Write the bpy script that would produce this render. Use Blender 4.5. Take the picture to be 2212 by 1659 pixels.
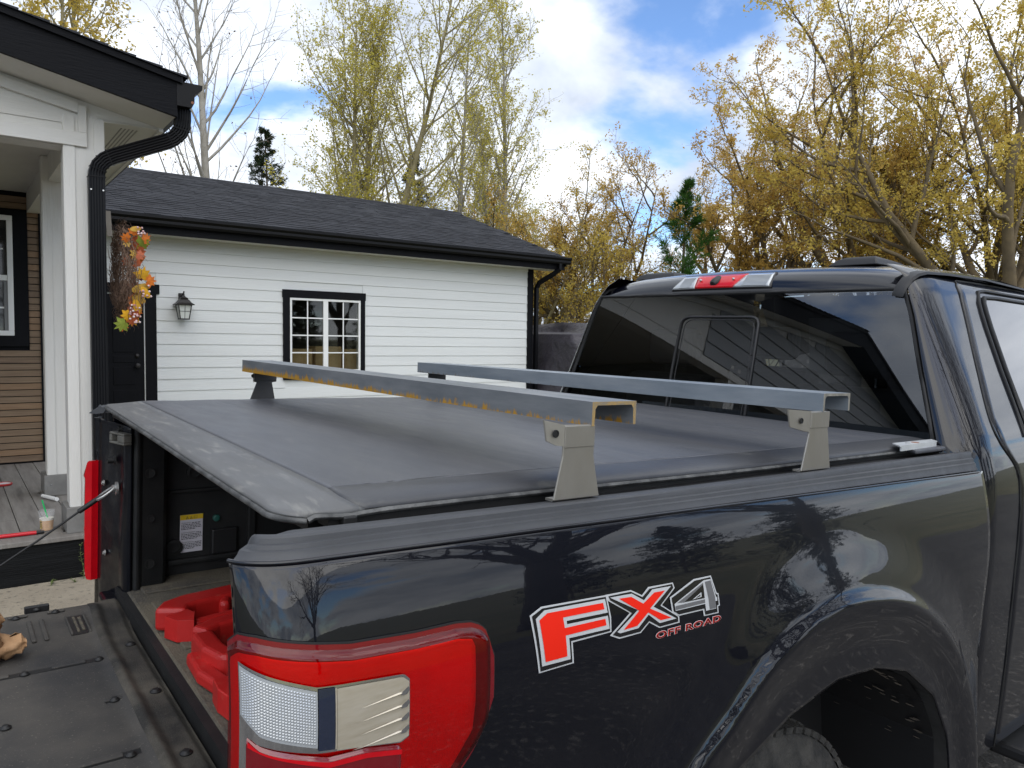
import bpy, bmesh, math, random
import numpy as np
from mathutils import Matrix, Vector

random.seed(7)
for o in list(bpy.data.objects):
    bpy.data.objects.remove(o)
scene = bpy.context.scene
COL = scene.collection

# ------------------------------------------------------------------ camera
E = 1.70                                   # eye height in metres
cam_d = bpy.data.cameras.new('camera')
cam = bpy.data.objects.new('camera', cam_d)
COL.objects.link(cam)
yaw, pit, rol = math.radians(53.075), math.radians(-3.273), math.radians(0.785)
fw = Vector((math.cos(yaw)*math.cos(pit), math.sin(yaw)*math.cos(pit), math.sin(pit)))
rt = Vector((math.sin(yaw), -math.cos(yaw), 0))
up = rt.cross(fw)
rt, up = rt*math.cos(rol)+up*math.sin(rol), up*math.cos(rol)-rt*math.sin(rol)
cm = Matrix((rt, up, -fw)).transposed().to_4x4()
cm.translation = (0, 0, E)
cam.matrix_world = cm
cam_d.sensor_width = 36.0
cam_d.lens = 36.0*1626.5/2212.0
cam_d.clip_end = 3000
cam_d.clip_start = 0.02
scene.camera = cam

# ------------------------------------------------------------------ sky and sun
SUN_EL, SUN_AZ = math.radians(50), math.radians(256)    # azimuth from +X towards +Y
world = bpy.data.worlds.new('World')
scene.world = world
world.use_nodes = True
wn = world.node_tree.nodes; wl = world.node_tree.links
wn.clear()
def WN(t, **k):
    n = wn.new(t)
    for a, b in k.items(): setattr(n, a, b)
    return n
out = WN('ShaderNodeOutputWorld')
sky = WN('ShaderNodeTexSky'); sky.sky_type = 'NISHITA'; sky.sun_disc = False
sky.sun_elevation = SUN_EL; sky.sun_rotation = math.pi/2-SUN_AZ
sky.air_density = 1.0; sky.dust_density = 0.0; sky.ozone_density = 6.0; sky.altitude = 1500
bg1 = WN('ShaderNodeBackground'); bg1.inputs[1].default_value = 0.15
wl.new(sky.outputs[0], bg1.inputs[0])
tc = WN('ShaderNodeTexCoord')
sep = WN('ShaderNodeSeparateXYZ'); wl.new(tc.outputs['Generated'], sep.inputs[0])
def WM(op, a, b=None, c=None):
    n = WN('ShaderNodeMath', operation=op)
    for i, v in enumerate((a, b, c)):
        if v is None: continue
        if isinstance(v, (int, float)): n.inputs[i].default_value = v
        else: wl.new(v, n.inputs[i])
    return n.outputs[0]
den = WM('ADD', WM('MAXIMUM', sep.outputs[2], 0.0), 0.32)
cmb = WN('ShaderNodeCombineXYZ')
wl.new(WM('DIVIDE', sep.outputs[0], den), cmb.inputs[0])
wl.new(WM('DIVIDE', sep.outputs[1], den), cmb.inputs[1])
def WNoise(vec, scale, detail, rough, off, dist=0.0):
    mp = WN('ShaderNodeMapping'); mp.inputs['Location'].default_value = off
    wl.new(vec, mp.inputs[0])
    n = WN('ShaderNodeTexNoise'); n.inputs['Scale'].default_value = scale
    n.inputs['Detail'].default_value = detail; n.inputs['Roughness'].default_value = rough
    n.inputs['Distortion'].default_value = dist
    wl.new(mp.outputs[0], n.inputs['Vector'])
    return n.outputs['Fac']
CLOUD_OFF = (4.8356, 13.3078, 0.0)
n1 = WNoise(cmb.outputs[0], 1.5, 7, 0.52, CLOUD_OFF, 0.25)
mr = WN('ShaderNodeMapRange', interpolation_type='SMOOTHSTEP')
mr.inputs['From Min'].default_value = 0.38; mr.inputs['From Max'].default_value = 0.50
wl.new(n1, mr.inputs['Value'])
n2 = WNoise(cmb.outputs[0], 1.9, 6, 0.55, (9.2, 1.3, 4.0), 0.3)
cr = WN('ShaderNodeValToRGB')
cr.color_ramp.elements[0].position = 0.34; cr.color_ramp.elements[0].color = (0.44, 0.49, 0.58, 1)
cr.color_ramp.elements[1].position = 0.62; cr.color_ramp.elements[1].color = (0.90, 0.94, 1.0, 1)
wl.new(n2, cr.inputs[0])
bg2 = WN('ShaderNodeBackground'); bg2.inputs[1].default_value = 1.0
wl.new(cr.outputs[0], bg2.inputs[0])
mx = WN('ShaderNodeMixShader')
wl.new(mr.outputs[0], mx.inputs[0]); wl.new(bg1.outputs[0], mx.inputs[1]); wl.new(bg2.outputs[0], mx.inputs[2])
wl.new(mx.outputs[0], out.inputs[0])

sun_d = bpy.data.lights.new('sun', 'SUN'); sun_d.energy = 1.4; sun_d.angle = math.radians(85)
sun_d.color = (1.0, 0.95, 0.86)
sun = bpy.data.objects.new('sun', sun_d); COL.objects.link(sun)
sd = Vector((math.cos(SUN_EL)*math.cos(SUN_AZ), math.cos(SUN_EL)*math.sin(SUN_AZ), math.sin(SUN_EL)))
sun.rotation_euler = sd.to_track_quat('Z', 'Y').to_euler()
sun.location = sd*40
scene.view_settings.view_transform = 'Standard'
scene.view_settings.look = 'None'
scene.view_settings.exposure = 0.72
scene.view_settings.gamma = 1.0
scene.render.resolution_x = 1024; scene.render.resolution_y = 768
scene.cycles.max_bounces = 8
scene.cycles.transparent_max_bounces = 16

# ------------------------------------------------------------------ frames
WF = Matrix.Translation((0, 0, E))                    # house frame: z counted from eye level
TF = Matrix(((0.99977, -0.00355, 0.02095, 0.3987),    # truck frame: origin at cover's rear right corner,
             (0.00393, 0.99983, -0.01811, 1.0885),    # x forward, y left, z up
             (-0.02088, 0.01819, 0.99962, E-0.2711),
             (0, 0, 0, 1)))
GF = Matrix.Identity(4)                               # plain world

def gz(X, Y):
    Xc = np.clip(X, -4, 8); Yc = np.clip(Y, -4, 3.3)
    z = -0.0106-0.0212*(Xc-0.37)+0.0178*(Yc-1.12)
    t = np.clip((Y-3.3)/1.7, 0, 1); t = t*t*(3-2*t)
    return z+(0.235-z)*t

# ------------------------------------------------------------------ mesh helpers
class MB:
    def __init__(s): s.v = []; s.f = []
    def add(s, vs, fs):
        k = len(s.v); s.v.extend([tuple(map(float, p)) for p in vs]); s.f.extend([[i+k for i in f] for f in fs]); return s
    def box(s, x0, x1, y0, y1, z0, z1):
        return s.add([(x0,y0,z0),(x1,y0,z0),(x1,y1,z0),(x0,y1,z0),(x0,y0,z1),(x1,y0,z1),(x1,y1,z1),(x0,y1,z1)],
                     [(0,3,2,1),(4,5,6,7),(0,1,5,4),(1,2,6,5),(2,3,7,6),(3,0,4,7)])
    def prism(s, poly, a0, a1, axis='y'):
        m = {'x': lambda p, a: (a, p[0], p[1]), 'y': lambda p, a: (p[0], a, p[1]), 'z': lambda p, a: (p[0], p[1], a)}[axis]
        n = len(poly)
        vs = [m(p, a0) for p in poly]+[m(p, a1) for p in poly]
        fs = [list(range(n))[::-1], list(range(n, 2*n))]+[(i, (i+1) % n, n+(i+1) % n, n+i) for i in range(n)]
        return s.add(vs, fs)
    def loft(s, rings, caps=True, closed=True):
        n = len(rings[0]); vs = [p for r in rings for p in r]; fs = []
        for i in range(len(rings)-1):
            for j in range(n if closed else n-1):
                k = (j+1) % n
                fs.append((i*n+j, i*n+k, (i+1)*n+k, (i+1)*n+j))
        if caps and closed:
            fs.append(list(range(n))[::-1]); fs.append([(len(rings)-1)*n+j for j in range(n)])
        return s.add(vs, fs)
    def grid(s, us, vs, fn):
        P = [[fn(u, v) for v in vs] for u in us]
        return s.loft(P, caps=False, closed=False)
    def tube(s, pts, r, n=8, caps=True):
        pts = [Vector(p) for p in pts]; m = len(pts)
        rs = list(r) if hasattr(r, '__len__') else [r]*m
        rings = []; u = None
        for i in range(m):
            t = (pts[min(i+1, m-1)]-pts[max(i-1, 0)]).normalized()
            if u is None:
                u = t.cross(Vector((0, 0, 1)))
                if u.length < 1e-3: u = t.cross(Vector((1, 0, 0)))
            u = (u-t*u.dot(t)).normalized(); w = t.cross(u)
            rings.append([pts[i]+(u*math.cos(a)+w*math.sin(a))*rs[i] for a in [2*math.pi*k/n for k in range(n)]])
        return s.loft(rings, caps)
    def rectube(s, pts, w, h, ref):
        """rectangular pipe along pts; ref: direction of the side of width w"""
        pts = [Vector(p) for p in pts]; m = len(pts); ref = Vector(ref); rings = []
        for i in range(m):
            t = (pts[min(i+1, m-1)]-pts[max(i-1, 0)]).normalized()
            u = (ref-t*ref.dot(t)).normalized(); v = t.cross(u)
            rings.append([pts[i]+u*a*w/2+v*b*h/2 for a, b in ((-1,-1),(1,-1),(1,1),(-1,1))])
        return s.loft(rings)
    def lathe(s, prof, c=(0,0,0), n=16, ax='z'):
        rings = []
        for r, z in prof:
            ring = []
            for k in range(n):
                a = 2*math.pi*k/n; p = (r*math.cos(a), r*math.sin(a), z)
                if ax == 'y': p = (p[0], p[2], p[1])
                if ax == 'x': p = (p[2], p[0], p[1])
                ring.append((c[0]+p[0], c[1]+p[1], c[2]+p[2]))
            rings.append(ring)
        return s.loft(rings)
    def poly(s, pts):
        return s.add(pts, [list(range(len(pts)))])
    def mirror_y(s, yc):
        m = MB(); m.v = [(x, 2*yc-y, z) for x, y, z in s.v]; m.f = [f[::-1] for f in s.f]; return m

def tag(o, label=None, cat=None, group=None, kind=None):
    if label: o['label'] = label
    if cat: o['category'] = cat
    if group: o['group'] = group
    if kind: o['kind'] = kind
    return o

def thing(name, label, cat, base, frame=WF, group=None):
    o = bpy.data.objects.new(name, None); COL.objects.link(o)
    o.empty_display_size = 0.1
    o.matrix_world = frame @ Matrix.Translation(base)
    WMX[o.name] = o.matrix_world.copy()
    return tag(o, label, cat, group)

WMX = {}
def obj(name, mb, mat, parent=None, frame=WF, org=None, smooth=None, bevel=0.0, bseg=2, solid=0.0):
    """mb: MB in frame coordinates. Becomes ONE mesh object with its origin at org (frame coordinates)."""
    V = np.array(mb.v, dtype=float)
    if org is None:
        lo, hi = V.min(0), V.max(0); org = ((lo[0]+hi[0])/2, (lo[1]+hi[1])/2, lo[2])
    V = V-np.array(org)
    me = bpy.data.meshes.new(name)
    me.from_pydata([tuple(p) for p in V], [], mb.f)
    me.update()
    if smooth is not None:
        me.shade_smooth()
        if smooth < 179: me.set_sharp_from_angle(angle=math.radians(smooth))
    for m in (mat if isinstance(mat, (list, tuple)) else [mat]): me.materials.append(m)
    o = bpy.data.objects.new(name, me); COL.objects.link(o)
    mw = frame @ Matrix.Translation(org)
    if parent is not None:
        o.parent = parent
        o.matrix_local = WMX[parent.name].inverted() @ mw
    else:
        o.matrix_world = mw
    WMX[o.name] = mw
    if solid:
        b = o.modifiers.new('solid', 'SOLIDIFY'); b.thickness = solid; b.offset = -1
    if bevel:
        b = o.modifiers.new('bevel', 'BEVEL'); b.width = bevel; b.segments = bseg; b.limit_method = 'ANGLE'; b.angle_limit = math.radians(35)
    return o

def inst(name, me, parent, loc, frame=WF, rot=None, mat=None):
    """one more object sharing mesh me, at loc in frame coordinates"""
    o = bpy.data.objects.new(name, me); COL.objects.link(o)
    mw = frame @ Matrix.Translation(loc)
    if rot is not None: mw = mw @ rot
    o.parent = parent; o.matrix_local = WMX[parent.name].inverted() @ mw
    WMX[o.name] = mw
    return o

def raw_mesh(name, mb, mats, smooth=None):
    me = bpy.data.meshes.new(name); me.from_pydata(mb.v, [], mb.f); me.update()
    if smooth is not None:
        me.shade_smooth(); me.set_sharp_from_angle(angle=math.radians(smooth))
    for m in (mats if isinstance(mats, (list, tuple)) else [mats]): me.materials.append(m)
    return me

# ------------------------------------------------------------------ materials
def mat(name, base, rough=0.5, metal=0.0, var=0.0, vs=6.0, c2=None, bump=0.0, bs=60.0, coat=0.0, spec=0.5,
        stretch=(1, 1, 1), lo=0.35, hi=0.65, c3=None, vs3=30.0, lo3=0.55, hi3=0.7, rv=0.0, coatr=0.03, isl=0.0, bdist=0.01, detail=5):
    m = bpy.data.materials.new(name); m.use_nodes = True
    nt = m.node_tree; N = nt.nodes; L = nt.links
    p = N['Principled BSDF']
    p.inputs['Base Color'].default_value = (*base, 1)
    p.inputs['Roughness'].default_value = rough
    p.inputs['Metallic'].default_value = metal
    p.inputs['Specular IOR Level'].default_value = spec
    p.inputs['Coat Weight'].default_value = coat
    p.inputs['Coat Roughness'].default_value = coatr
    g = N.new('ShaderNodeNewGeometry')
    mp = N.new('ShaderNodeMapping'); mp.inputs['Scale'].default_value = stretch
    L.new(g.outputs['Position'], mp.inputs[0])
    def noise(scale, det=detail, rough_=0.6):
        n = N.new('ShaderNodeTexNoise'); n.inputs['Scale'].default_value = scale
        n.inputs['Detail'].default_value = det; n.inputs['Roughness'].default_value = rough_
        L.new(mp.outputs[0], n.inputs['Vector']); return n.outputs['Fac']
    def mrange(v, a, b, c=0.0, d=1.0):
        r = N.new('ShaderNodeMapRange'); r.inputs[1].default_value = a; r.inputs[2].default_value = b
        r.inputs[3].default_value = c; r.inputs[4].default_value = d; L.new(v, r.inputs[0]); return r.outputs[0]
    def mix(f, a, b):
        x = N.new('ShaderNodeMix'); x.data_type = 'RGBA'
        if isinstance(f, float): x.inputs[0].default_value = f
        else: L.new(f, x.inputs[0])
        for i, v in ((6, a), (7, b)):
            if isinstance(v, tuple): x.inputs[i].default_value = (*v, 1)
            else: L.new(v, x.inputs[i])
        return x.outputs[2]
    col = None
    if c2 is not None or var:
        if c2 is None: c2 = tuple(min(1, c*(1+var)) for c in base); b0 = tuple(c*(1-var) for c in base)
        else: b0 = base
        fac = mrange(noise(vs), lo, hi)
        col = mix(fac, b0, c2)
    if c3 is not None:
        col = mix(mrange(noise(vs3), lo3, hi3), col if col is not None else base, c3)
    if isl:
        r = mrange(g.outputs['Random Per Island'], 0, 1, 1-isl, 1+isl)
        h = N.new('ShaderNodeMix'); h.data_type = 'RGBA'; h.blend_type = 'MULTIPLY'; h.inputs[0].default_value = 1
        cb = N.new('ShaderNodeCombineColor'); [L.new(r, cb.inputs[i]) for i in range(3)]
        if col is not None: L.new(col, h.inputs[6])
        else: h.inputs[6].default_value = (*base, 1)
        L.new(cb.outputs[0], h.inputs[7]); col = h.outputs[2]
    if col is not None: L.new(col, p.inputs['Base Color'])
    if rv:
        L.new(mrange(noise(vs*2.3), 0.3, 0.7, max(0.02, rough-rv), min(1, rough+rv)), p.inputs['Roughness'])
    if bump:
        b = N.new('ShaderNodeBump'); b.inputs['Strength'].default_value = bump; b.inputs['Distance'].default_value = bdist
        L.new(noise(bs, 4), b.inputs['Height']); L.new(b.outputs[0], p.inputs['Normal'])
        if coat: L.new(b.outputs[0], p.inputs['Coat Normal'])
    return m

M = {}
M['white'] = mat('white_lap_siding', (0.66, 0.675, 0.665), 0.55, var=0.03, vs=2.0, bump=0.25, bs=40, stretch=(0.15, 1, 3))
M['cream'] = mat('cream_painted_wood', (0.66, 0.645, 0.605), 0.55, var=0.03, vs=3, bump=0.25, bs=30, stretch=(3, 3, 0.3))
M['creamx'] = mat('cream_painted_board', (0.66, 0.645, 0.605), 0.55, var=0.03, vs=3, bump=0.25, bs=30, stretch=(0.3, 3, 3))
M['black'] = mat('black_painted_trim', (0.0035, 0.0038, 0.0055), 0.6, bump=0.3, bs=45, stretch=(0.2, 1, 2), var=0.15, vs=4, spec=0.14)
M['blackv'] = mat('black_painted_upright', (0.0035, 0.0038, 0.0055), 0.6, bump=0.2, bs=45, stretch=(2, 1, 0.2), var=0.15, vs=4, spec=0.14)
M['gutter'] = mat('black_gutter_metal', (0.003, 0.003, 0.004), 0.42, var=0.1, spec=0.22)
M['soffit'] = mat('soffit_panel', (0.60, 0.585, 0.54), 0.6, var=0.03)
M['shingle'] = mat('asphalt_shingle', (0.026, 0.027, 0.031), 0.95, spec=0.2, c2=(0.050, 0.052, 0.059), vs=5, stretch=(0.6, 1, 1), c3=(0.062, 0.064, 0.070), vs3=160, lo3=0.55, hi3=0.75, bump=0.6, bs=260)
M['shingle_b'] = mat('asphalt_shingle_dark', (0.019, 0.0197, 0.023), 0.95, spec=0.2, c2=(0.039, 0.040, 0.046), vs=5, c3=(0.050, 0.052, 0.058), vs3=160, lo3=0.58, hi3=0.75, bump=0.6, bs=260)
M['deckedge'] = mat('dark_deck_fascia', (0.007, 0.0075, 0.008), 0.7, spec=0.15, bump=0.5, bs=30, stretch=(0.25, 1, 4), var=0.3, vs=6)
M['vinyl'] = mat('white_window_vinyl', (0.78, 0.78, 0.76), 0.35)
M['winglass'] = mat('dark_window_glass', (0.012, 0.014, 0.016), 0.04, spec=0.8, bump=0.02, bs=3)
M['steel_grey'] = mat('grey_screen', (0.18, 0.18, 0.18), 0.5)
M['plinth'] = mat('grey_plinth_board', (0.17, 0.165, 0.155), 0.7, var=0.15, vs=8, bump=0.2, bs=60)
M['lanternglass'] = mat('frosted_lantern_glass', (0.62, 0.64, 0.6), 0.25)
M['bronze'] = mat('dark_lantern_metal', (0.012, 0.010, 0.010), 0.45, var=0.2)

def wood_mat(name, a, b, seedscale=1.0, stretch=(0.5, 6, 14)):
    return mat(name, a, 0.55, c2=b, vs=7*seedscale, stretch=stretch, bump=0.15, bs=30, rv=0.1)
M['slat1'] = wood_mat('cedar_slat', (0.17, 0.11, 0.065), (0.24, 0.165, 0.10))
M['slat2'] = wood_mat('cedar_slat_dark', (0.14, 0.09, 0.055), (0.21, 0.14, 0.085), 0.8)
M['slat3'] = wood_mat('cedar_slat_warm', (0.21, 0.125, 0.065), (0.27, 0.17, 0.095), 1.3)
M['deck'] = mat('weathered_deck_board', (0.16, 0.145, 0.13), 0.75, c2=(0.22, 0.205, 0.185), vs=5, stretch=(6, 0.5, 1), bump=0.3, bs=50, c3=(0.075, 0.068, 0.06), vs3=2.2, lo3=0.56, hi3=0.75)
# ================================================================== ground
M['grass'] = mat('dry_spring_grass', (0.10, 0.105, 0.045), 0.95, c2=(0.19, 0.165, 0.085), vs=0.35, c3=(0.06, 0.075, 0.03), vs3=2.5, bump=0.8, bs=14)
M['gravel'] = mat('dark_gravel', (0.055, 0.052, 0.048), 0.95, c2=(0.10, 0.093, 0.084), vs=1.1, c3=(0.24, 0.22, 0.195), vs3=24, lo3=0.55, hi3=0.68, bump=1.0, bs=45)
M['sand'] = mat('sandy_strip', (0.24, 0.205, 0.155), 0.95, c2=(0.33, 0.285, 0.215), vs=2.0, c3=(0.15, 0.13, 0.10), vs3=30, lo3=0.55, hi3=0.68, bump=1.0, bs=60)
def sheet(xs, ys, dz):
    mb = MB(); mb.grid(xs, ys, lambda x, y: (x, y, float(gz(x, y))+dz)); return mb
xs = [-900, -400, -150, -60, -30, -15, -10]+[i*0.5 for i in range(-14, 29)]+[16, 20, 30, 60, 150, 400, 900]
ysl = [-900, -400, -150, -60, -30, -16, -10]+[i*0.4 for i in range(-20, 16)]+[7, 8, 10, 14, 20, 30, 60, 150, 400, 900]
g = obj('ground', sheet(xs, ysl, 0.0), M['grass'], None, GF, (0, 0, 0), smooth=180); tag(g, kind='structure')
dx = [-10]+[i*0.5 for i in range(-14, 29)]; dy = [i*0.4 for i in range(-12, 14)]
d = obj('driveway', sheet(dx, dy, 0.004), M['gravel'], None, GF, (0, 0, 0.0), smooth=180); tag(d, kind='structure')
d = obj('sandy_path', sheet(dx, [i*0.4 for i in range(10, 14)], 0.008), M['sand'], None, GF, (0, 0, 0.0), smooth=180); tag(d, kind='structure')

def pane_mat(name, tint, refl):
    m = bpy.data.materials.new(name); m.use_nodes = True; N = m.node_tree.nodes; L = m.node_tree.links; N.clear()
    o = N.new('ShaderNodeOutputMaterial'); t = N.new('ShaderNodeBsdfTransparent'); t.inputs[0].default_value = (*tint, 1)
    gl = N.new('ShaderNodeBsdfGlossy'); gl.inputs['Roughness'].default_value = 0.02
    x = N.new('ShaderNodeMixShader'); x.inputs[0].default_value = refl
    L.new(t.outputs[0], x.inputs[1]); L.new(gl.outputs[0], x.inputs[2]); L.new(x.outputs[0], o.inputs[0]); return m
M['garageglass'] = pane_mat('garage_window_glass', (0.7, 0.72, 0.7), 0.06)
M['card'] = mat('cardboard', (0.60, 0.40, 0.20), 0.8, var=0.15, vs=5)
# ================================================================== detached garage
YG, YF = 11.2, 10.77                       # siding plane, fascia plane
GX0, GX1 = 0.9, 8.84
ZS, ZB = 1.344, -1.47                      # soffit level, ground level
GR = thing('garage', 'white lap-sided garage with dark shingle roof and black trim behind the truck', 'garage', (4.87, 13.5, ZB))
for x0, x1, y0, y1, z0, z1 in ((GX0, 4.17, YG, YG+0.12, ZB, ZS), (5.335, GX1-0.01, YG, YG+0.12, ZB, ZS), (4.17, 5.335, YG, YG+0.12, 0.615, ZS), (4.17, 5.335, YG, YG+0.12, ZB, -0.53),
                               (GX0, GX0+0.12, YG+0.12, YG+6.28, ZB, ZS), (GX1-0.13, GX1-0.01, YG+0.12, YG+6.28, ZB, ZS), (GX0, GX1-0.01, YG+6.28, YG+6.4, ZB, ZS)):
    b = MB(); b.box(x0, x1, y0, y1, z0, z1); obj('wall', b, M['white'], GR)
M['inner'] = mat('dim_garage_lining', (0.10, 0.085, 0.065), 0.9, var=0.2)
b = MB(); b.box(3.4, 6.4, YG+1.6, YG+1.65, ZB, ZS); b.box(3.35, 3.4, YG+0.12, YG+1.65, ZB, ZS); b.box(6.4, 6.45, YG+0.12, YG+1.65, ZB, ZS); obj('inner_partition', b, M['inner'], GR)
b = MB(); b.prism([(YG+0.02, ZS), (14.44, 2.80), (YG+6.38, ZS)], GX0+0.02, GX1-0.03, 'x'); obj('gable_wall', b, M['white'], GR)
pitch = 0.1617
DOOR = (1.02, 2.34, 0.70); WIN = (4.068, 5.412, -0.64, 0.728)
k = 0
z = 0.697+pitch*4
board_meshes = {}
def siding(x0, x1, zz, zt):
    key = (round(x1-x0, 3), round(zt-zz, 3))
    if key not in board_meshes:
        mb = MB(); h = zt-zz
        mb.prism([(-0.0155, 0), (-0.0168, 0.004), (-0.0068, h-0.001), (0.0, h-0.001), (0.0, 0.0)], 0, x1-x0, 'x')
        board_meshes[key] = raw_mesh('siding_board', mb, M['white'])
    inst('siding_board', board_meshes[key], GR, (x0, YG, zz))
while z > ZB+0.05:
    zt = min(z+pitch, ZS)
    cuts = []
    if z < DOOR[2]: cuts.append((DOOR[0], DOOR[1]))
    if zt > WIN[2] and z < WIN[3]: cuts.append((WIN[0], WIN[1]))
    x = GX0
    for a, c in cuts:
        siding(x, a+0.03, z, zt); x = c-0.03
    siding(x, 8.76, z, zt)
    z -= pitch
# frieze strip under the soffit, corner board
b = MB(); b.box(GX0, 8.76, YG-0.026, YG-0.001, ZS-0.05, ZS); obj('frieze_board', b, M['white'], GR)
b = MB(); b.box(8.74, 8.86, YG-0.04, YG+0.10, ZB, ZS-0.003); obj('corner_board', b, M['blackv'], GR)
# door
dr = MB(); dr.box(1.25, 2.15, YG-0.005, YG+0.03, ZB+0.12, 0.55); door = obj('door', dr, M['blackv'], GR)
pm = MB(); pm.box(0, 0.27, -0.014, 0.0, 0, 0.50); 
for px in (1.36, 1.77):
    for pz, ph in ((-0.22, 0.60), (-0.36, 0.09), (-0.66, 0.24), (-1.18, 0.45)):
        q = MB(); q.box(px, px+0.27, YG-0.012, YG-0.004, pz, pz+ph); obj('door_panel', q, M['blackv'], door, bevel=0.006)
q = MB(); q.lathe([(0.018, 0), (0.018, -0.03), (0.033, -0.05), (0.03, -0.08), (0.005, -0.085)], (2.06, YG-0.005, -0.40), 12, 'y'); obj('door_knob', q, M['bronze'], door, smooth=50)
q = MB(); q.lathe([(0.03, 0), (0.03, -0.018), (0.018, -0.03), (0.004, -0.031)], (2.06, YG-0.005, -0.27), 12, 'y'); obj('deadbolt', q, M['bronze'], door, smooth=50)
q = MB(); q.box(2.15, 2.162, YG-0.022, YG, ZB+0.1, 0.55); q.box(1.238, 1.25, YG-0.022, YG, ZB+0.1, 0.55); obj('weather_strip', q, M['vinyl'], GR)
q = MB(); q.box(2.162, 2.305, YG-0.036, YG, ZB, 0.572); obj('door_casing', q, M['blackv'], GR)
q = MB(); q.box(1.10, 1.238, YG-0.036, YG, ZB, 0.572); obj('door_casing', q, M['blackv'], GR)
q = MB(); q.box(1.05, 2.345, YG-0.042, YG, 0.572, 0.70); obj('door_header', q, M['black'], GR)
# window
wi = MB(); wi.box(4.172, 5.333, YG-0.010, YG-0.006, -0.528, 0.613)
win = obj('window', wi, M['garageglass'], GR)
for x0, x1, z0, z1 in ((4.17, 5.335, 0.575, 0.615), (4.17, 5.335, -0.53, -0.49), (4.17, 4.205, -0.49, 0.575), (5.30, 5.335, -0.49, 0.575), (4.705, 4.785, -0.49, 0.575)):
    q = MB(); q.box(x0, x1, YG-0.034, YG-0.003, z0, z1); obj('window_frame', q, M['vinyl'], win, bevel=0.004)
for x0, x1 in ((4.205, 4.705), (4.785, 5.30)):
    q = MB(); xm = (x0+x1)/2; q.box(xm-0.009, xm+0.009, YG-0.019, YG-0.012, -0.49, 0.575)
    obj('muntin', q, M['vinyl'], win)
    for i in (1, 2, 3):
        zz = -0.49+i*1.065/4
        q = MB(); q.box(x0, x1, YG-0.0185, YG-0.0125, zz-0.009, zz+0.009); obj('muntin', q, M['vinyl'], win)
for x0, x1, z0, z1, m_ in ((4.07, 5.41, 0.61, 0.73, 'black'), (4.068, 4.17, -0.53, 0.61, 'blackv'), (5.335, 5.41, -0.53, 0.61, 'blackv'), (4.068, 5.41, -0.64, -0.53, 'black')):
    q = MB(); e = 0.03 if z0 > 0.6 else 0
    q.box(x0-e*0.4, x1+e*0.4, YG-0.040, YG-0.001, z0, z1); obj('window_casing', q, M[m_], GR)
for i, (x0, x1, y0, z1) in enumerate(((4.0, 4.62, 0.20, -0.17), (4.68, 5.12, 0.22, -0.13), (5.16, 5.75, 0.18, -0.17))):
    q = MB(); q.box(x0, x1, YG+y0, YG+y0+0.4, -0.62, z1); c_ = obj('cardboard_box', q, M['card'], None, bevel=0.006); tag(c_, ['wide cardboard box behind the left sash of the garage window', 'tallest cardboard box behind the middle of the garage window', 'cardboard box behind the right edge of the garage window'][i], 'box', 'boxes inside the garage window')
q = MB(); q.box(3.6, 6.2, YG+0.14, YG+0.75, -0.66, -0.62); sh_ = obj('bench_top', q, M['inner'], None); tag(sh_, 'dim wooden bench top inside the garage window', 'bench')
# soffit, fascia, gutter
q = MB(); q.box(GX0, 9.29, YF+0.02, YG+0.02, ZS, ZS+0.012); obj('soffit', q, M['soffit'], GR)
q = MB(); q.box(GX0, 9.29, YF-0.005, YF+0.02, ZS-0.012, 1.545); obj('fascia_board', q, M['black'], GR)
kp = [(YF-0.006, 1.56), (YF-0.006, 1.435), (YF-0.085, 1.435), (YF-0.10, 1.465), (YF-0.10, 1.50), (YF-0.128, 1.53), (YF-0.128, 1.56), (YF-0.118, 1.562), (YF-0.118, 1.535), (YF-0.092, 1.505), (YF-0.092, 1.465), (YF-0.08, 1.445), (YF-0.014, 1.445), (YF-0.014, 1.56)]
q = MB(); q.prism(kp, GX0, 9.365, 'x'); obj('gutter', q, M['gutter'], GR)
q = MB(); q.rectube([(9.12, YF-0.05, 1.44), (9.12, YF-0.05, 1.34), (9.06, YF+0.05, 1.25), (8.93, YF+0.30, 1.10), (8.91, YF+0.36, 1.0), (8.91, YF+0.36, ZB+0.2)], 0.06, 0.075, (1, 0, 0)); obj('downspout', q, M['gutter'], GR)
# roof: deck plus lapped shingles
RY0, RZ0, RY1, RZ1 = 10.68, 1.572, 14.44, 2.862
sl = math.hypot(RY1-RY0, RZ1-RZ0); ang = math.atan2(RZ1-RZ0, RY1-RY0)
q = MB(); q.prism([(RY0+0.03, RZ0-0.012), (RY1, RZ1-0.012), (2*RY1-RY0, RZ0-0.012), (2*RY1-RY0, RZ0-0.05), (RY1, RZ1-0.06), (RY0+0.03, RZ0-0.05)], GX0, 9.29, 'x')
roof = obj('roof', q, M['shingle_b'], GR)
q = MB(); q.prism([(RY0+0.05, RZ0-0.02), (RY1, RZ1-0.02), (RY1, RZ1-0.17), (RY0+0.05, RZ0-0.17)], 9.27, 9.30, 'x'); obj('rake_board', q, M['black'], roof)
expo = 0.143; nc = int(sl/expo)
rng = random.Random(3)
sm = []
for i, (w, th) in enumerate(((0.30, 0.014), (0.24, 0.009), (0.36, 0.012), (0.19, 0.015), (0.27, 0.008))):
    mb = MB(); mb.add([(0, 0, 0), (w-0.004, 0, 0), (w-0.004, 0, th), (0, 0, th), (0, expo+0.03, 0), (w-0.004, expo+0.03, 0), (w-0.004, expo+0.03, 0.003), (0, expo+0.03, 0.003)],
        [(0,1,2,3), (3,2,6,7), (0,3,7,4), (1,5,6,2), (0,4,5,1), (4,7,6,5)])
    sm.append((w, th, raw_mesh('shingle', mb, M['shingle' if th > 0.011 else 'shingle_b']), mb))
Rs = Matrix.Rotation(ang, 4, 'X'); cnt = 0; rest = MB()
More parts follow.
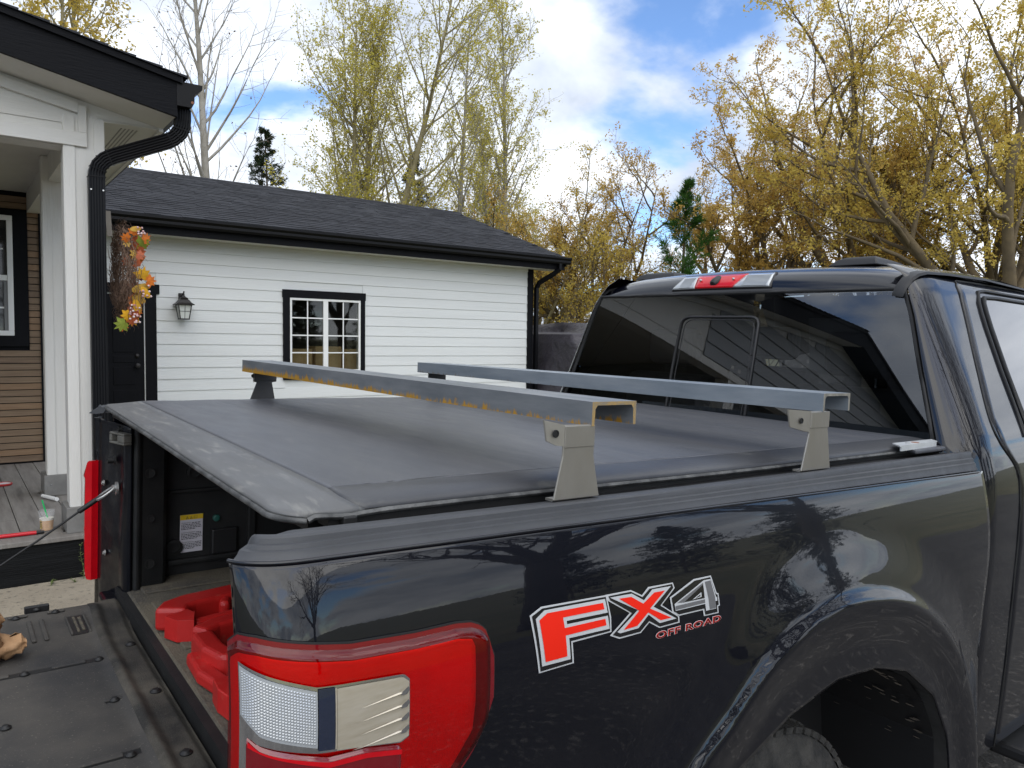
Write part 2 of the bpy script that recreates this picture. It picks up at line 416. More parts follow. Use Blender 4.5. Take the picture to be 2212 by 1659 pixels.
for c in range(nc+1):
    s0 = c*expo; x = GX0+rng.uniform(0, 0.2)
    y = RY0+s0*math.cos(ang); zz = RZ0+s0*math.sin(ang)
    while x < 9.29-0.1:
        w, th, me, mb = rng.choice(sm)
        if x+w > 9.30: break
        if cnt < 300 and x > 1.3:
            inst('shingle', me, roof, (x, y, zz-0.004), WF, Rs); cnt += 1
        else:
            ca, sa = math.cos(ang), math.sin(ang)
            rest.add([(x+p[0], y+p[1]*ca-p[2]*sa, zz-0.004+p[1]*sa+p[2]*ca) for p in mb.v], mb.f)
        x += w
r_ = obj('shingle_field', rest, M['shingle'], roof); tag(r_, kind='stuff')
q = MB(); q.prism([(RY1-0.13, RZ1-0.038), (RY1, RZ1+0.018), (RY1+0.13, RZ1-0.038), (RY1+0.13, RZ1-0.05), (RY1, RZ1+0.004), (RY1-0.13, RZ1-0.05)], GX0, 9.29, 'x'); obj('ridge_cap', q, M['shingle_b'], roof)

# wall lantern (hangs on the garage)
LX, LY = 2.63, YG-0.145
LA = thing('wall_lantern', 'black coach lantern on the white garage siding beside the door', 'lantern', (LX, YG-0.02, 0.24))
q = MB(); q.box(LX-0.04, LX+0.04, YG-0.045, YG-0.012, 0.46, 0.60); obj('back_plate', q, M['bronze'], LA, bevel=0.008)
q = MB(); q.tube([(LX, YG-0.04, 0.55), (LX, YG-0.10, 0.585), (LX, LY-0.01, 0.60), (LX, LY, 0.555)], [0.013, 0.011, 0.01, 0.012], 8); q.tube([(LX, LY, 0.58), (LX+0.006, LY, 0.62)], [0.008, 0.012], 6); obj('arm', q, M['bronze'], LA, smooth=50)
q = MB()
def sq(r, z): return [(LX-r, LY-r, z), (LX+r, LY-r, z), (LX+r, LY+r, z), (LX-r, LY+r, z)]
q.loft([sq(0.115, 0.432), sq(0.118, 0.440), sq(0.088, 0.462), sq(0.062, 0.50), sq(0.045, 0.515), sq(0.05, 0.525), sq(0.022, 0.545), sq(0.014, 0.56)]); obj('cap', q, M['bronze'], LA)
q = MB(); q.loft([sq(0.056, 0.245), sq(0.082, 0.43)]); gl = obj('glass', q, M['lanternglass'], LA)
for sx in (-1, 1):
    for sy in (-1, 1):
        q = MB(); q.tube([(LX+sx*0.057, LY+sy*0.057, 0.243), (LX+sx*0.084, LY+sy*0.084, 0.435)], 0.008, 4); obj('frame_bar', q, M['bronze'], LA)
q = MB(); q.loft([sq(0.064, 0.232), sq(0.064, 0.248)]); obj('base', q, M['bronze'], LA)
q = MB(); q.tube([(LX, LY-0.0575, 0.248), (LX, LY-0.083, 0.43)], 0.0035, 4); q.tube([(LX-0.07, LY-0.0715, 0.345), (LX+0.07, LY-0.0715, 0.345)], 0.0035, 4); obj('glazing_bar', q, M['bronze'], LA)

# covered load beside the garage
M['tarp'] = mat('grey_tarp', (0.030, 0.026, 0.033), 0.5, var=0.15, vs=4, bump=0.8, bs=2.2, stretch=(1.0, 1.0, 1.0), bdist=0.12, detail=3)
def tarp(u, v):
    # u 0..1 around, v 0..1 bottom to top
    a = 2*math.pi*u; r = 1.0
    c, s_ = math.cos(a), math.sin(a)
    sx = math.copysign(abs(c)**0.45, c); sy = math.copysign(abs(s_)**0.45, s_)
    fold = 0.05*math.sin(a*6+math.sin(a*3)*2+v*5)*(1-v)**0.5+0.05*math.sin(a*4+1+v*4)
    if v < 0.9: k_ = 1.0-0.12*v
    else: k_ = (1-0.108)*max(0.0, 1-((v-0.9)/0.1)**1.5)
    z_ = ZB+min(v, 0.9)/0.9*1.70+0.10*math.sin(sx*2.5+0.7)*min(1, v*2) + (0.06*((v-0.9)/0.1) if v > 0.9 else 0)
    return (9.95+(0.95*sx+fold*c)*k_, 11.6+(1.5*sy+fold*s_)*k_, z_)
q = MB(); q.grid([i/90 for i in range(91)], [0, .1, .2, .35, .5, .65, .8, .9, .93, .96, .985, 1.0], tarp)
tag(obj('tarp_covered_trailer', q, M['tarp'], None, WF, smooth=180), 'lumpy grey tarp draped over a load beside the garage corner', 'tarp')

# ================================================================== porch house
YR = 4.85          # rake plane
YP = 5.2           # front of posts and beam
YW = 8.3           # house wall
DZ = -1.196        # deck top
HZ = -1.46
HO = thing('porch_house', 'cream porch house with black rake board, cedar slat wall and black downspout', 'house', (-4.8, 7.0, HZ))
def post(px0, py0):
    q = MB(); q.box(px0, px0+0.205, py0, py0+0.205, DZ, 1.30); p_ = obj('post', q, M['cream'], HO)
    for a0, a1 in ((-0.004, 0.052), (0.153, 0.209)):
        q = MB(); q.box(px0+a0, px0+a1, py0-0.009, py0+0.0, DZ+0.155, 1.29); obj('corner_trim', q, M['cream'], p_, bevel=0.002)
    q = MB(); q.box(px0-0.009, px0, py0-0.004, py0+0.06, DZ+0.155, 1.29); obj('corner_trim', q, M['cream'], p_, bevel=0.002)
    q = MB(); q.box(px0-0.03, px0+0.235, py0-0.03, py0+0.235, DZ, DZ+0.155); obj('plinth', q, M['plinth'], p_, bevel=0.004)
    return p_
post(0.585, YP); post(0.585, 6.49)
post(-2.3, YP)
RS = 0.2
def rake(x): return 1.303+RS*(1.13-x)          # bottom edge of rake board, right slope
XR = -4.8                                      # ridge
# beam and gable panels
q = MB(); q.box(-10.6, 0.62, YP+0.02, YP+0.19, 1.118, 1.30); obj('beam', q, M['creamx'], HO)
q = MB(); q.prism([(2*XR-1.09, 1.25), (0.70, 1.25), (0.70, 1.285), (1.09, rake(1.09)-0.006), (1.09, rake(1.09)+0.004), (XR, rake(XR)+0.004), (2*XR-1.09, rake(1.09)+0.004)], YP+0.012, YP+0.03, 'y'); obj('gable_panel', q, M['creamx'], HO)
q = MB(); q.box(-10.6, 0.70, YP-0.022, YP+0.012, 1.118, 1.20); obj('beam_trim', q, M['creamx'], HO, bevel=0.003)
q = MB(); q.box(0.655, 0.70, YP-0.0205, YP+0.010, 1.20, rake(0.7)-0.03); obj('beam_trim', q, M['cream'], HO, bevel=0.003)
q = MB(); q.prism([(0.655, rake(0.655)-0.085), (0.655, rake(0.655)-0.025), (XR, rake(XR)-0.025), (XR, rake(XR)-0.085)], YP-0.0215, YP+0.011, 'y'); obj('beam_trim', q, M['creamx'], HO)
q = MB(); q.box(0.62, 0.765, YP+0.205, YW, 1.118, 1.31); obj('beam', q, M['cream'], HO)
q = MB(); q.box(-10.6, 0.62, YP+0.19, YW, 1.30, 1.312); obj('porch_ceiling', q, M['soffit'], HO)
# soffits
q = MB(); q.prism([(1.125, rake(1.125)), (XR, rake(XR)), (XR, rake(XR)+0.012), (1.125, rake(1.125)+0.012)], YR+0.026, YP+0.03, 'y'); obj('rake_soffit', q, M['soffit'], HO)
q = MB(); q.box(0.76, 1.105, YP+0.012, 13.0, 1.297, 1.309); so = obj('eave_soffit', q, M['soffit'], HO)
vm = MB()
for i in range(5):
    for j in range(60):
        x_, y_ = 0.905+i*0.022, YP+0.12+j*0.03
        vm.box(x_, x_+0.009, y_, y_+0.015, 1.2955, 1.2975)
v_ = obj('vent_holes', vm, M['plinth'], so); tag(v_, kind='stuff')
q = MB(); q.box(1.105, 1.128, YP+0.0, 13.0, 1.285, 1.50); obj('eave_fascia', q, M['creamx'], HO)
# rake boards
q = MB(); q.prism([(1.13, rake(1.13)), (1.13, rake(1.13)+0.215), (XR, rake(XR)+0.215), (XR, rake(XR))], YR, YR+0.026, 'y'); obj('rake_board', q, M['black'], HO)
q = MB(); q.prism([(1.15, rake(1.15)+0.20), (1.15, rake(1.15)+0.235), (XR, rake(XR)+0.25), (XR, rake(XR)+0.195)], YR-0.022, YR, 'y'); obj('rake_trim', q, M['black'], HO)
q = MB(); XL = 2*XR-1.13; q.prism([(XL, rake(1.13)), (XL, rake(1.13)+0.215), (XR, rake(XR)+0.215), (XR, rake(XR))], YR, YR+0.026, 'y'); obj('rake_board', q, M['black'], HO)
# roof planes and shingles along the rake edge
q = MB(); q.prism([(1.16, rake(1.16)+0.236), (XR, rake(XR)+0.236), (XR, rake(XR)+0.20), (1.16, rake(1.16)+0.20)], YR-0.02, 13.0, 'y'); hr = obj('roof', q, M['shingle_b'], HO)
q = MB(); q.prism([(XL-0.03, rake(1.16)+0.236), (XR, rake(XR)+0.236), (XR, rake(XR)+0.20), (XL-0.03, rake(1.16)+0.20)], YR-0.02, 13.0, 'y'); obj('roof', q, M['shingle_b'], HO)
ha = math.atan(RS); ms = MB()
ms.add([(0, 0, 0), (0, 8.15, 0), (0, 8.15, 0.014), (0, 0, 0.014), (-0.17, 0, 0), (-0.17, 8.15, 0), (-0.17, 8.15, 0.002), (-0.17, 0, 0.002)], [(0,1,2,3)[::-1], (3,2,6,7), (0,3,7,4), (1,5,6,2), (4,7,6,5)])
mes = raw_mesh('shingle_course', ms, M['shingle'])
for i in range(62):
    x = 1.185-i*0.143*math.cos(ha)
    if x < XR: break
    inst('shingle_course', mes, hr, (x, YR-0.035, rake(x)+0.237), WF, Matrix.Rotation(ha, 4, 'Y'))
# gutter at the eave
gx, gz0 = 1.128, 1.37
kp = [(0, 0.142), (0, 0.0), (0.085, 0.0), (0.10, 0.03), (0.10, 0.075), (0.145, 0.115), (0.147, 0.142), (0.138, 0.142), (0.136, 0.12), (0.092, 0.08), (0.092, 0.032), (0.08, 0.008), (0.008, 0.008), (0.008, 0.142)]
q = MB(); q.prism([(gx+a, gz0+c) for a, c in kp], YR+0.005, 12.9, 'y'); gu = obj('gutter', q, M['gutter'], HO)
q = MB(); q.prism([(gx, gz0+0.142)]+[(gx+a, gz0+c) for a, c in kp[1:7]], YR-0.003, YR+0.005, 'y'); obj('gutter_end_cap', q, M['gutter'], gu)
M['rusty'] = mat('rust_spot', (0.22, 0.09, 0.05), 0.8)
q = MB(); q.lathe([(0.009, 0.0), (0.007, -0.001), (0.001, -0.001)], (gx+0.088, YR-0.0035, gz0+0.03), 9, 'y'); obj('rust_spot', q, M['rusty'], gu)
# downspout: ribbed pipe from gutter back to the post
pth = [(1.178, 4.93, 1.37), (1.178, 4.93, 1.31), (1.176, 4.935, 1.27), (1.165, 4.945, 1.235), (1.135, 4.96, 1.20), (1.10, 4.975, 1.178), (0.95, 5.035, 1.117), (0.83, 5.08, 1.068), (0.785, 5.10, 1.045), (0.752, 5.115, 1.01), (0.739, 5.125, 0.965), (0.737, 5.128, 0.92), (0.737, 5.128, -1.30)]
W_, D_ = 0.088, 0.062
def ribbed(pts):
    pts = [Vector(p) for p in pts]; rings = []
    m = len(pts)
    for i in range(m):
        t = (pts[min(i+1, m-1)]-pts[max(i-1, 0)]).normalized()
        v = (Vector((0, 1, 0))-t*t.y).normalized()          # depth direction, towards the wall
        u = v.cross(t)
        ring = []
        for s_ in (1, -1):
            for k_ in range(13):
                a = -1+2*k_/12
                rib = 0.0045 if k_ % 2 == 0 else 0.0
                ring.append(pts[i]+u*(a*s_*W_/2)+v*(-s_*(D_/2-rib)))
        rings.append(ring)
    return MB().loft(rings)
ds = obj('downspout', ribbed(pth), M['gutter'], HO)
for c_, dv in (((1.17, 4.94, 1.25), (-0.2, 0.03, -1)), ((1.15, 4.952, 1.217), (-0.7, 0.2, -0.7)), ((1.118, 4.967, 1.189), (-0.85, 0.3, -0.45)), ((0.805, 5.09, 1.057), (-0.85, 0.3, -0.4)), ((0.768, 5.108, 1.028), (-0.7, 0.2, -0.7)), ((0.745, 5.12, 0.987), (-0.3, 0.1, -0.95)), ((0.738, 5.127, 0.94), (0, 0, -1))):
    c_ = Vector(c_); dv = Vector(dv).normalized()
    q = MB(); q.rectube([c_-dv*0.003, c_+dv*0.003], W_+0.006, D_+0.004, Vector((0, 1, 0)).cross(dv)); obj('elbow_crimp', q, M['gutter'], ds)
for zc in (0.86, -0.6):
    for sx in (-1, 1):
        q = MB(); q.lathe([(0.005, 0), (0.005, -0.003), (0.001, -0.004)], (0.737+sx*0.032, 5.128-D_/2-0.001, zc), 8, 'y'); obj('rivet', q, M['vinyl'], ds)

M['greysiding'] = mat('grey_lap_siding', (0.30, 0.31, 0.32), 0.6, var=0.04, vs=2)
# house wall with slats
q = MB(); q.box(-2.1, 0.735, YW+0.014, YW+4.5, HZ, 1.70); obj('wall', q, M['blackv'], HO)
q = MB(); q.box(-10.5, -2.1, 5.62, YW+4.5, HZ, 1.29); obj('wall', q, M['greysiding'], HO)
sp = 0.0612; slm = {}
def slat(x0, x1, zz):
    key = (round(x1-x0, 2), random.choice(('slat1', 'slat1', 'slat2', 'slat3')))
    if key not in slm:
        mb = MB(); mb.box(0, x1-x0, 0, 0.02, 0, sp-0.008); slm[key] = raw_mesh('slat', mb, M[key[1]])
    inst('slat', slm[key], HO, (x0, YW-0.006+random.uniform(-.0015, .0015), zz))
z = DZ+0.012
while z < 1.25:
    if z+sp < -0.112: slat(-2.0, 0.708, z)
    elif z < 1.13: slat(0.622, 0.708, z)
    else: slat(-2.0, 0.708, z)
    z += sp
q = MB(); q.box(0.708, 0.742, YW-0.02, YW+0.02, DZ, 1.30); obj('corner_trim', q, M['blackv'], HO)
def hwindow(x0, x1, z0, z1, yw, tl=0.115, parent=HO):
    """black casing x0..x1, z0..z1; white vinyl double-hung window inside"""
    w = MB(); w.box(x0+tl, x1-tl, yw-0.03, yw-0.015, z0+tl*0.85, z1-tl*0.5); g_ = obj('window', w, M['winglass'], parent)
    for a in ((x0, x1, z1-tl*0.5, z1), (x0, x1, z0, z0+tl*0.85), (x0, x0+tl, z0+tl*0.85, z1-tl*0.5), (x1-tl, x1, z0+tl*0.85, z1-tl*0.5)):
        q = MB(); q.box(a[0], a[1], yw-0.035, yw+0.01, a[2], a[3]); obj('window_casing', q, M['blackv'], parent)
    ix0, ix1, iz0, iz1 = x0+tl, x1-tl, z0+tl*0.85, z1-tl*0.5
    zm = (iz0+iz1)/2-0.02; f_ = 0.045
    for a in ((ix0, ix1, iz1-f_, iz1, 0.05), (ix0, ix1, iz0, iz0+f_, 0.05), (ix0, ix0+f_, iz0+f_, iz1-f_, 0.05), (ix1-f_, ix1, iz0+f_, iz1-f_, 0.05),
              (ix0+f_, ix1-f_, zm-0.025, zm+0.025, 0.045)):
        q = MB(); q.box(a[0], a[1], yw-a[4], yw-0.012, a[2], a[3]); obj('window_frame', q, M['vinyl'], g_, bevel=0.004)
    q = MB(); q.box(ix1-f_-0.028, ix1-f_, yw-0.042, yw-0.029, iz0+f_, zm-0.025); obj('screen_frame', q, M['steel_grey'], g_)
    for zz in (zm+0.26, zm-0.27):
        q = MB(); q.box(ix0+f_, ix1-f_-0.028, yw-0.0395, yw-0.0305, zz-0.007, zz+0.007); obj('muntin', q, M['vinyl'], g_)
    return g_
hwindow(-0.75, 0.618, -0.112, 1.13, YW)
# further front wall of the house with lap siding and windows (seen in the truck's rear window)
mb = MB(); mb.prism([(-0.02, 0), (-0.022, 0.004), (-0.008, 0.157), (0.0, 0.157), (0, 0)], -10.5, -2.05, 'x'); sgm = raw_mesh('siding_board', mb, M['greysiding'])
z = DZ
while z < 1.25:
    inst('siding_board', sgm, HO, (0, 5.62, z)); z += 0.158
z = 1.215
while z < rake(XR)-0.2:
    xa_ = 1.0-(z+0.16-rake(1.0))/RS if z+0.16 > rake(1.0) else 1.0
    x1 = min(-1.5, xa_-0.05); x0 = 2*XR-max(x1, xa_-0.05) if x1 < -1.5 else 2*XR-xa_+0.05
    if x1-x0 > 0.3:
        mb = MB(); mb.prism([(YP-0.010, z), (YP-0.012, z+0.004), (YP+0.004, z+0.157), (YP+0.012, z+0.157), (YP+0.012, z)], x0, x1, 'x'); obj('siding_board', mb, M['greysiding'], HO)
    z += 0.158
hwindow(-4.1, -2.7, -0.3, 0.95, 5.61); hwindow(-7.2, -5.7, -0.3, 0.95, 5.61); hwindow(-10.1, -8.6, -0.3, 0.95, 5.61)

# deck: border board along the front, boards running back
q = MB(); q.box(-10.5, 0.80, YP-0.02, YW, HZ+0.05, DZ-0.03); obj('deck_frame', q, M['deckedge'], HO)
q = MB(); q.box(-10.5, 0.83, 5.128, 5.156, HZ-0.02, DZ-0.028); obj('deck_fascia', q, M['deckedge'], HO)
for y0, y1 in ((5.11, 5.245), (5.252, 5.385)):
    q = MB(); q.box(-4.0, 0.66 if y0 < 5.2 else 0.545, y0, y1, DZ-0.028, DZ); obj('deck_board', q, M['deck'], HO, bevel=0.004)
x = 0.83-0.143; dbm = {}
while x > -4:
    for y0, y1 in ((5.393, 5.757), (5.763, YW-0.02)):
        key = round(y1-y0, 3)
        if key not in dbm:
            mb = MB(); mb.box(0, 0.139, 0, y1-y0, -0.028, 0); dbm[key] = raw_mesh('deck_board', mb, M['deck'])
        inst('deck_board', dbm[key], HO, (x+0.082, y0, DZ+random.uniform(-0.002, 0.002)-0.001))
    x -= 0.1445
# ================================================================== pickup truck (frame TF)
M['paint'] = mat('dark_blue_metallic_paint', (0.0009, 0.0014, 0.0045), 0.35, metal=0.0, coat=1.0, coatr=0.012, bump=0.012, bs=38, spec=0.12, bdist=0.003)
M['inpaint'] = mat('bare_dark_jamb_paint', (0.003, 0.0035, 0.006), 0.42, coat=0.25, spec=0.15, c2=(0.006, 0.006, 0.006), vs=14, lo=0.5, hi=0.85, bump=0.08, bs=30, rv=0.12)
M['trim'] = mat('dark_grey_moulded_plastic', (0.043, 0.045, 0.050), 0.5, bump=0.35, bs=900, bdist=0.001, var=0.12, vs=9, rv=0.08)
M['plastic'] = mat('black_plastic', (0.012, 0.012, 0.013), 0.5, bump=0.2, bs=300, bdist=0.001)
M['rubber'] = mat('black_rubber', (0.008, 0.008, 0.008), 0.55)
M['liner'] = mat('sprayed_bed_liner', (0.009, 0.0095, 0.010), 0.6, bump=0.8, bs=420, bdist=0.002, c2=(0.024, 0.0235, 0.0225), vs=9, lo=0.45, hi=0.85, spec=0.4)
M['dusty'] = mat('dusty_bed_mat', (0.16, 0.138, 0.10), 0.9, c2=(0.085, 0.077, 0.066), vs=5, c3=(0.16, 0.14, 0.10), vs3=60, lo3=0.5, hi3=0.75, bump=0.6, bs=160, spec=0.2)
M['gate'] = mat('dusty_tailgate_panel', (0.030, 0.030, 0.031), 0.72, c2=(0.085, 0.077, 0.066), vs=3.2, lo=0.38, hi=0.72, c3=(0.22, 0.195, 0.16), vs3=170, lo3=0.62, hi3=0.8, bump=0.45, bs=420, bdist=0.0015, spec=0.35)
M['gaterim'] = mat('dusty_gate_liner', (0.028, 0.027, 0.025), 0.8, c2=(0.13, 0.115, 0.092), vs=7, lo=0.38, hi=0.8, c3=(0.16, 0.14, 0.12), vs3=260, lo3=0.6, hi3=0.8, bump=0.9, bs=330, bdist=0.003, spec=0.3)
M['redlens'] = mat('red_lamp_lens', (0.58, 0.004, 0.010), 0.2, coat=0.55, coatr=0.02, spec=0.2, c2=(0.46, 0.002, 0.008), vs=9)
M['redlens2'] = mat('deep_red_lens', (0.16, 0.001, 0.006), 0.08, coat=1.0, coatr=0.01)
M['clear'] = mat('clear_ribbed_lens', (0.42, 0.44, 0.455), 0.22, metal=0.3, coat=1.0, coatr=0.03)
M['creamlens'] = mat('cream_reflector', (0.42, 0.37, 0.28), 0.22, metal=0.3, coat=1.0, coatr=0.03, c2=(0.50, 0.45, 0.36), vs=14, stretch=(1, 1, 6))
M['chrome'] = mat('chrome', (0.75, 0.75, 0.76), 0.08, metal=1.0)
M['zinc'] = mat('zinc_plated_steel', (0.42, 0.42, 0.41), 0.4, metal=0.8, var=0.15, vs=30)
M['darklens'] = mat('dark_blue_lens', (0.014, 0.020, 0.040), 0.06, coat=1.0, coatr=0.01)
M['tyre'] = mat('tyre_rubber', (0.020, 0.020, 0.020), 0.8, c2=(0.06, 0.057, 0.052), vs=18, bump=0.6, bs=120, spec=0.3)
M['seat'] = mat('grey_seat_cloth', (0.10, 0.10, 0.105), 0.9)
M['dirt'] = mat('mud_fleck', (0.28, 0.235, 0.19), 0.95)

def glass_mat(name, tint, ior=1.95, bumpy=True):
    m = bpy.data.materials.new(name); m.use_nodes = True; N = m.node_tree.nodes; L = m.node_tree.links; N.clear()
    o = N.new('ShaderNodeOutputMaterial'); t = N.new('ShaderNodeBsdfTransparent'); t.inputs[0].default_value = (*tint, 1)
    gl = N.new('ShaderNodeBsdfGlossy'); gl.inputs['Roughness'].default_value = 0.004; gl.inputs['Color'].default_value = (0.95, 0.97, 1, 1)
    fr = N.new('ShaderNodeFresnel'); fr.inputs[0].default_value = ior
    b = N.new('ShaderNodeBump'); b.inputs['Strength'].default_value = 0.008; b.inputs['Distance'].default_value = 0.01
    nz = N.new('ShaderNodeTexNoise'); nz.inputs['Scale'].default_value = 2.2; nz.inputs['Detail'].default_value = 1
    ge = N.new('ShaderNodeNewGeometry'); L.new(ge.outputs['Position'], nz.inputs['Vector'])
    L.new(nz.outputs['Fac'], b.inputs['Height'])
    if bumpy: L.new(b.outputs[0], gl.inputs['Normal']); L.new(b.outputs[0], fr.inputs['Normal'])
    mx_ = N.new('ShaderNodeMixShader'); L.new(fr.outputs[0], mx_.inputs[0]); L.new(t.outputs[0], mx_.inputs[1]); L.new(gl.outputs[0], mx_.inputs[2])
    L.new(mx_.outputs[0], o.inputs[0]); return m
M['tint'] = glass_mat('tinted_cab_glass', (0.26, 0.28, 0.29))
M['windshield'] = glass_mat('windshield_glass', (0.6, 0.66, 0.62))
M['redshell'] = glass_mat('red_lens_shell', (0.92, 0.10, 0.11), 1.5, False)
M['redinner'] = mat('red_lamp_reflector', (0.80, 0.016, 0.022), 0.35, spec=0.3, c2=(0.66, 0.008, 0.014), vs=5, bump=0.25, bs=300, bdist=0.002)

YC = 0.805
TR = thing('pickup_truck', 'dark blue pickup truck with open tailgate and red taillights', 'pickup truck', (1.7, YC, -1.435), TF)
def T(name, mb, m, parent=TR, **k): return obj(name, mb, m, parent, TF, **k)
def smooth01(t): t = max(0.0, min(1.0, t)); return t*t*(3-2*t)
def interp(x, tab):
    return float(np.interp(x, [a for a, _ in tab], [b_ for _, b_ in tab]))

PROF = [(-1.0, -.196), (-.6, -.1955), (-.42, -.2005), (-.30, -.2055), (-.24, -.2065), (-.20, -.2049), (-.17, -.2016), (-.14, -.1965), (-.10, -.1883), (-.06, -.1789), (-.035, -.1716), (-.0135, -.1625), (0.0, -.154), (.02, -.14)]
OUT = [(.50, -.80), (.56, -.64), (.698, -.498), (.788, -.430), (.898, -.343), (1.023, -.292), (1.164, -.268), (1.327, -.281), (1.466, -.314), (1.624, -.388), (1.813, -.541), (1.936, -.733), (1.984, -.911), (1.99, -1.0)]
INN = [(.60, -.95), (.63, -.80), (.70, -.655), (.842, -.545), (1.01, -.478), (1.187, -.447), (1.351, -.459), (1.518, -.506), (1.687, -.614), (1.793, -.759), (1.824, -.86), (1.835, -.97)]
AC = (1.25, -1.0)
def polar(tab): 
    return sorted([(math.atan2(z-AC[1], x-AC[0]), math.hypot(x-AC[0], z-AC[1])) for x, z in tab])
PO, PI_ = polar(OUT), polar(INN)
# smooth profile by cubic-ish resampling
_zz = np.array([a for a, _ in PROF]); _yy = np.array([b_ for _, b_ in PROF])
_zd = np.linspace(-1.0, .02, 400); _yd = np.interp(_zd, _zz, _yy)
for _ in range(3): _yd = np.convolve(np.pad(_yd, 5, mode='reflect', reflect_type='odd'), np.ones(11)/11, 'valid')
def ys(x, z):
    y = float(np.interp(z, _zd, _yd))
    if z < -0.03:
        th = math.atan2(z-AC[1], x-AC[0]); r = math.hypot(x-AC[0], z-AC[1])
        ro = float(np.interp(th, [a for a, _ in PO], [b_ for _, b_ in PO])); d_ = ro-r
        y -= 0.010*smooth01((d_+0.022)/0.036)           # step out to the flare
        y += 0.014*smooth01((d_-0.02)/0.10)
        y -= 0.005*math.exp(-((d_+0.0)/0.016)**2)
        y -= 0.026*smooth01((d_+0.17)/0.19)**1.3
    # swell of the side towards the wheel
    y -= 0.010*smooth01((x-0.35)/0.5)*smooth01((-z-0.15)/0.2)*smooth01((2.2-x)/0.3)
    return y
U0, SL = 0.01, 0.17
_t = np.linspace(0, SL, 400); _ph = (math.pi/2)*(_t/SL)**2
_px = np.concatenate([[0], np.cumsum(np.cos((_ph[1:]+_ph[:-1])/2)*np.diff(_t))]); _py = np.concatenate([[0], np.cumsum(np.sin((_ph[1:]+_ph[:-1])/2)*np.diff(_t))])
def P(u, z, off=0.0):
    """point on the right body side; u = length along the side, easing round the rear corner for u < U0"""
    if u >= U0: return (u, ys(u, z)-off, z)
    s_ = min(U0-u, SL); f_ = (math.pi/2)*(s_/SL)**2
    return (U0-float(np.interp(s_, _t, _px))-off*math.sin(f_), ys(U0, z)+float(np.interp(s_, _t, _py))-off*math.cos(f_), z)
us = [-0.133+i*0.007 for i in range(21)]+[0.012+i*0.025 for i in range(20)]+[0.5+i*0.0125 for i in range(122)]+[2.03]
us = sorted(us)
def zend(u): return interp(u, INN) if 0.60 < u < 1.835 else -0.97
def side(u, v):
    zt = -0.0135-0.0160*max(u, 0)
    return P(u, zt+(zend(u)-zt)*v)
q = MB(); q.grid(us, [0, .01, .025, .05, .08]+[.1+.02*i for i in range(46)], lambda u, v: side(u, v))
bed = T('bed_side', q, M['paint'], smooth=180, solid=0.004)
q = MB(); q.v = [(x, y, z) for x, y, z in bed and MB().grid([a for a in us[14::3] if a > 0.01], [0, .05, .1, .2, .35, .6, 1], lambda u, v: side(u, v)).v]
q.f = MB().grid([a for a in us[14::3] if a > 0.01], [0, .05, .1, .2, .35, .6, 1], lambda u, v: (0, 0, 0)).f
T('bed_side', q.mirror_y(YC), M['paint'], smooth=180, solid=0.004)
# bright edge line under the rail cap
q = MB(); q.tube([P(u, -0.0150-0.0160*max(u, 0), 0.0005) for u in us if u < 2.01], 0.0030, 8); T('bed_side_edge', q, M['paint'], smooth=60)
# rail cap
CAPP = [(0.0035, -0.0150), (0.0, -0.0135), (0.0008, -0.0115), (0.0045, -0.0085), (0.0065, -0.0030), (0.0115, -0.0015), (0.0135, 0.0035), (0.0185, 0.0050), (0.0205, 0.0115), (0.0235, 0.0140), (0.0285, 0.0148), (0.038, 0.0128), (0.066, 0.0095), (0.070, 0.0070), (0.070, -0.012), (0.02, -0.016)]
def cap_sec(u):
    x_, y_, _ = P(u, -0.0135); s_ = max(0.0, min(U0-u, SL)); f_ = (math.pi/2)*(s_/SL)**2
    nx_, ny_ = math.sin(f_), math.cos(f_)
    db = -0.0160*max(u, 0); dt = -0.010*min(max(u, 0), 0.8)
    e = 1-smooth01((u+0.125)/0.025); ring = []
    for n_, z in CAPP:
        k_ = max(0.0, min(1.0, (z+0.0135)/0.027)); n2 = n_*(1-0.35*smooth01((-u-0.03)/0.06)) if n_ > 0.03 else n_
        n2 += e*0.012*k_
        ring.append((x_+nx_*n2, y_+ny_*n2, z-0.004*e*(z > 0)+db+(dt-db)*k_))
    return ring
cu_ = [-0.125, -0.122, -0.117, -0.108, -0.099, -0.09, -0.08, -0.07, -0.06, -0.05, -0.04, -0.03, -0.02, -0.01, 0.0, 0.015, 0.03]+[0.1+i*0.1 for i in range(19)]+[1.96, 2.0, 2.03]
q = MB(); q.loft([cap_sec(u) for u in cu_]); T('rail_cap', q, M['trim'], smooth=32)
q = q.mirror_y(YC); q.v = [(x+0.092, y, z-0.004) for x, y, z in q.v]; T('rail_cap', q, M['trim'], smooth=32)
q = MB(); q.box(0.06, 2.02, -0.10, 0.06, -0.03, -0.006); T('rail_top', q, M['plastic']); T('rail_top', q.mirror_y(YC), M['plastic'])
# inner face of the right tail opening
q = MB(); q.grid([-0.02-i*0.03 for i in range(22)], [0, .3, 1], lambda z, t: tuple(np.array(P(-0.132, z))*(1-t)+np.array((0.07, 0.03, z))*t)); T('tail_jamb', q, M['inpaint'], smooth=60)
